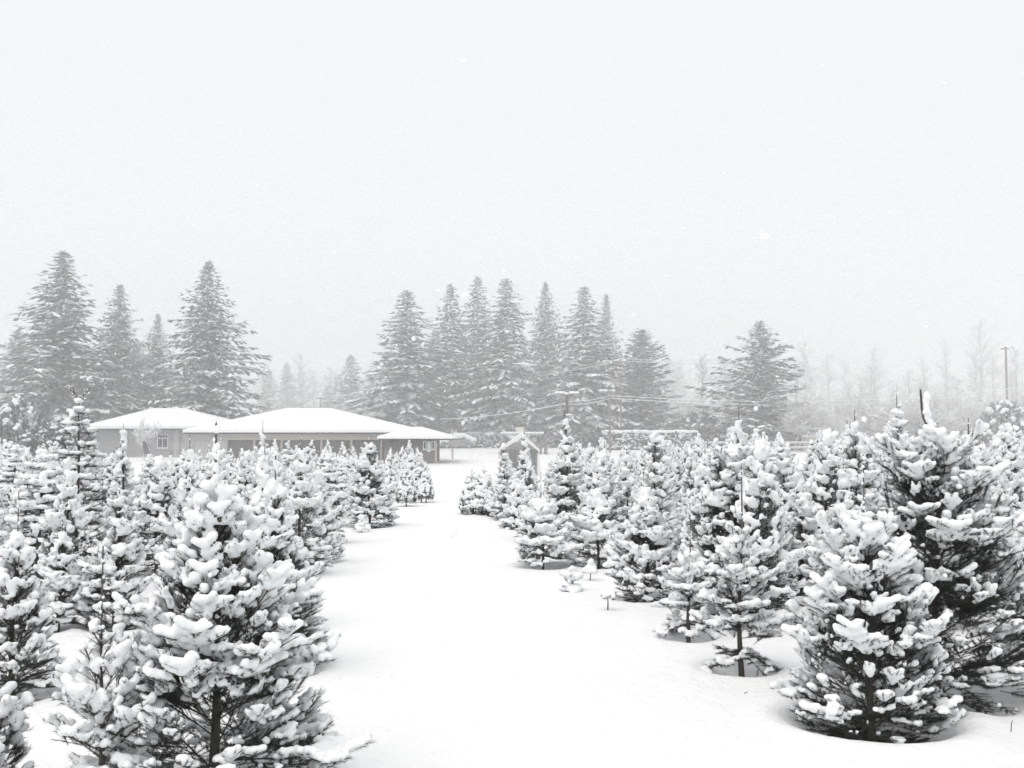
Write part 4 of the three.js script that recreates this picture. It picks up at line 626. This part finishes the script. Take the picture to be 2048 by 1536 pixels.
const P1 = pole(1134, 790, 74, 0.14, 'thick wooden pole with two snow-topped lamp arms and a box', (t, h, k) => {
  lampArm(t, h + 0.05, k, -1, 0.45); lampArm(t, h + 0.05, k, 1, 0.5); part('meter_box', boxGeo(-0.1, 0.3, h - 47 * k, h - 41 * k, 0.14, 0.34), paint(0.3, 0.3, 0.3), t); part('box_snow', boxGeo(-0.12, 0.36, h - 41 * k + 0.003, h - 38 * k, 0.12, 0.36), M.snow, t);
  const s = new Soup(); for (let i = 0; i < 6; i++) s.tube([-0.2, h - (30 + i * 6) * k, 0.1], [-0.2, h - (36 + i * 6) * k, 0.1], 0.035, 0.035, 6); part('conduit', s.build(), B.dark, t); });
const P2 = pole(1220, 783, 106, 0.12, 'thin grey pole with a lamp arm, right of the thick wooden pole', (t, h, k) => { lampArm(t, h, k, -1, 0.75); lampArm(t, h, k, 1, 0.2); });
const crossarm = (w, dy) => (t, h) => { part('crossarm', boxGeo(-w / 2, w / 2, h - dy - 0.12, h - dy, -0.22, -0.1), paint(0.2, 0.18, 0.16), t); snowCap(t, -w / 2, w / 2, h - dy, -0.16, -0.16, 0.12); };
const P3 = pole(1242, 718, 118, 0.1, 'faint tall wire pole in front of the round-topped conifer', crossarm(1.4, 0.2));
const P4 = pole(2016, 694, 128, 0.16, 'tall wire pole at the right picture edge', crossarm(1.1, 0.15));
pole(640, 794, 140, 0.1, 'far pole with a crossarm behind the long roof', crossarm(1.2, 0.1));
pole(535, 800, 140, 0.1, 'far plain pole between the two house roofs', (t, h, k) => lampArm(t, h, k, 1, 0.9));
pole(765, 800, 150, 0.08, 'faint pole behind the kiosk, left of the centre group', null);
const wireMat = paint(0.8, 0.81, 0.82);
function wire(a, b, sag, r, label) {
  const m = a.clone().lerp(b, 0.5); m.y -= sag; const g = new THREE.TubeGeometry(new THREE.QuadraticBezierCurve3(a, m.multiplyScalar(1), b), 24, r, 4); TRIS += 192; solo('power_line', g, wireMat, label, 'power line', 'snow-coated power lines');
}
const w = (x, y, D) => at(x, y, D);
wire(w(775, 780, 135), w(1242, 722, 118), 1.2, 0.035, 'upper snow-coated wire rising across the centre spruces to the faint pole'); wire(w(775, 777, 136), w(1242, 718, 118.3), 0.9, 0.03, 'second upper wire just above the first, left of the faint pole');
wire(w(1242, 722, 118), w(1700, 714, 125), 1.0, 0.035, 'upper wire from the faint pole toward the upswept spruce'); wire(w(1242, 718, 118.3), w(1700, 710, 125.3), 0.8, 0.03, 'topmost wire right of the faint pole');
wire(w(880, 838, 96), w(1134, 806, 74), 0.5, 0.026, 'lower wire from the left to the thick wooden pole'); wire(w(1134, 808, 74), w(1220, 796, 106), 0.4, 0.028, 'lower wire between the two lamp poles'); wire(w(1134, 803, 74.2), w(1220, 791, 106.2), 0.3, 0.026, 'upper of the two wires between the lamp poles');
wire(w(1220, 796, 106), w(2070, 776, 128), 2.6, 0.032, 'long lower wire sagging across the right side'); wire(w(1220, 791, 106.2), w(2070, 771, 128.2), 2.4, 0.032, 'long upper wire sagging across the right side');

// ------------------------------------------------------------------ small things on the snow, and the falling snow
{
  const p = at(1738, 1455, depthOf(1455)), s = new Soup(), rnd = rng(3), n = 64, R = 0.36;  // bare earth and shed needles in the hollow
  const ring = (f) => Array.from({ length: n }, (_, i) => { const a = (i / n) * 6.283, r = R * f * (0.45 + 0.5 * noise(Math.cos(a) * 2 + 9, f * 0.3, Math.sin(a) * 2 + 4) + 0.45 * noise(Math.cos(a) * 6 + 2, 3, Math.sin(a) * 6)), x = Math.cos(a) * r * 1.12, z = Math.sin(a) * r * 0.8; return [x, groundY(p.x + x, p.z + z) + 0.012, z]; });
  const r1 = ring(1), r2 = ring(0.55), c = [0, groundY(p.x, p.z) + 0.014, 0]; for (let i = 0; i < n; i++) { const j = (i + 1) % n; s.quad(r2[i], r1[i], r1[j], r2[j]); s.tri(c, r2[i], r2[j]); }
  const g = s.build(); g.computeVertexNormals(); const pp = g.attributes.position, uv = new Float32Array(pp.count * 2); for (let i = 0; i < pp.count; i++) uv.set([pp.getX(i) * 1.5, pp.getZ(i) * 1.5], i * 2); g.setAttribute('uv', new THREE.BufferAttribute(uv, 2));
  const o = solo('bare_earth', g, M.soil, 'dark bare earth with shed needles in the hollow under the plump fir', undefined, undefined, 'structure'); o.position.set(p.x, 0, p.z);
  const lit = new Soup(); for (let i = 0; i < 260; i++) { const a = rnd() * 6.28, r = Math.sqrt(rnd()) * R * 1.25, x = p.x + Math.cos(a) * r * 1.15, z = p.z + Math.sin(a) * r * 0.85, y = groundY(x, z) + 0.016, b = rnd() * 6.28, l = 0.015 + rnd() * 0.035; lit.tube([x, y, z], [x + Math.cos(b) * l, y + rnd() * 0.008, z + Math.sin(b) * l], 0.0025, 0.0015, 3); }
  solo('fallen_twigs', lit.build(), M.bark, 'scattered fallen twigs and needles on the bare earth under the plump fir', 'twigs', undefined, 'stuff');
}
for (const [x, y, h, lean, label] of [[2022, 1475, 0.09, 0.01, 'thin dead stalk poking from the snow at lower right'], [2020, 1425, 0.03, 0.03, 'bent twig end in the snow near the right edge'], [1485, 1392, 0.02, 0.05, 'short twig lying in the snow before the thin young fir'], [1075, 1140, 0.1, -0.15, 'leaning twig at the foot of the bare-stemmed fir'], [952, 1014, 0.3, 0.01, 'dry stalk rising beside the low twiggy firs']]) {
  const D = depthOf(y), p = at(x, y, D), s = new Soup(), gy = groundY(p.x, p.z); s.tube([0, -0.03, 0], [lean * 0.5, h * 0.55, 0], 0.004, 0.0035, 5); s.tube([lean * 0.5, h * 0.55, 0], [lean, h, 0.01], 0.0035, 0.002, 5); const o = solo('dry_stalk', s.build(), M.bark, label, 'stalk'); o.position.set(p.x, gy, p.z);
}
{
  const rnd = rng(808), g = (() => { const s = new Soup(); s.lump([0, 0, 0], 1, 0.9, rnd); return s.build(); })();
  [[905, 1062, 1.6, 0.012], [1530, 476, 1.8, 0.011], [930, 592, 2.2, 0.009], [928, 124, 2.2, 0.008], [1728, 838, 2.6, 0.0085], [1512, 817, 3, 0.0075], [1007, 543, 3, 0.007], [670, 506, 3, 0.0075], [1890, 1150, 3, 0.007], [420, 1150, 3, 0.007], [1780, 426, 3, 0.006], [515, 372, 3.2, 0.006]].forEach(([x, y, D, r], i) => {
    const q = at(x, y, D), o = solo('snowflake', g, M.snow, ['large flake falling over the middle of the lane', 'large flake high in the sky right of centre', 'flake in front of the slim centre spruce', 'flake high in the sky at centre', 'flake before the right-hand shrubs', 'small flake below the upswept spruce', 'flake beside the tops of the centre group', 'flake left of the centre group', 'flake in front of the largest dark fir', 'flake before the largest left fir', 'small flake in the right-hand sky', 'small flake in the left-hand sky'][i], 'snowflake', 'falling snowflakes near the camera'); o.position.copy(q); o.scale.setScalar(r); o.rotation.set(rnd() * 3, rnd() * 3, rnd() * 3); });
  // haze added to lighten the houses and woods: drifts of thin translucent snow crystals, 6 m across
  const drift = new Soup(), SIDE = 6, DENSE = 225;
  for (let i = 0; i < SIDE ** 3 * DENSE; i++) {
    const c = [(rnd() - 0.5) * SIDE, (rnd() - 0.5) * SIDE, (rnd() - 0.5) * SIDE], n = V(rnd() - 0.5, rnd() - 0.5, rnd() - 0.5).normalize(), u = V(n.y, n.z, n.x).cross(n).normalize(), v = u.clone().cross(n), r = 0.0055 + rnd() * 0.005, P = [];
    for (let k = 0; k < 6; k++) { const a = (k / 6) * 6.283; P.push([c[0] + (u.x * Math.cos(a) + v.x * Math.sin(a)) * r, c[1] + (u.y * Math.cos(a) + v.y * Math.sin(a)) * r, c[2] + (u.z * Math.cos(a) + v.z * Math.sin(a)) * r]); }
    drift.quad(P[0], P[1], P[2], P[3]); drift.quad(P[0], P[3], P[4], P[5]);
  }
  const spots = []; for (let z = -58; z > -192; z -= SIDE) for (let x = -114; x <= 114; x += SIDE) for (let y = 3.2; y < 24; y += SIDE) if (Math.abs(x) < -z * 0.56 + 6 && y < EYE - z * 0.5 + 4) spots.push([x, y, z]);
  const hazeCrystal = std({ color: rgb(0.92, 0.93, 0.94), transparent: true, opacity: 0.28 }), far = new THREE.InstancedMesh(drift.build(), hazeCrystal, spots.length), mm = new THREE.Matrix4();
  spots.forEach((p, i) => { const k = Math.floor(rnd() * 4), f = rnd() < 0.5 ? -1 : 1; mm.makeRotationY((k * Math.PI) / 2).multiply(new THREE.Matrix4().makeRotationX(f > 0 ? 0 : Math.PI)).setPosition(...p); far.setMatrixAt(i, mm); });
  far.name = 'snowfall_haze'; far.castShadow = far.receiveShadow = true; tag(far, 'falling snow crystals added as pale haze over the houses and woods behind the tree field', 'snowfall', undefined, 'stuff'); scene.add(far);
  const N = 5200, im = new THREE.InstancedMesh(g, M.snow, N), m = new THREE.Matrix4(), qn = new THREE.Quaternion();
  for (let i = 0; i < N; i++) { const D = 4.5 + Math.pow(rnd(), 0.6) * 32, x = (rnd() - 0.5) * D * 1.15, y = 0.1 + rnd() * (EYE + D * 0.44), r = 0.0035 + Math.pow(rnd(), 3) * 0.008; m.compose(V(x, y, -D), qn.setFromEuler(new THREE.Euler(rnd() * 6, rnd() * 6, 0)), V(r, r * 1.3, r)); im.setMatrixAt(i, m); }
  im.name = 'falling_snow'; im.castShadow = im.receiveShadow = true; tag(im, 'fine snowflakes falling through the air over the tree farm', 'snowfall', undefined, 'stuff'); scene.add(im);
}
//@@END
scene.add(sun.target);
renderer.render(scene, camera);
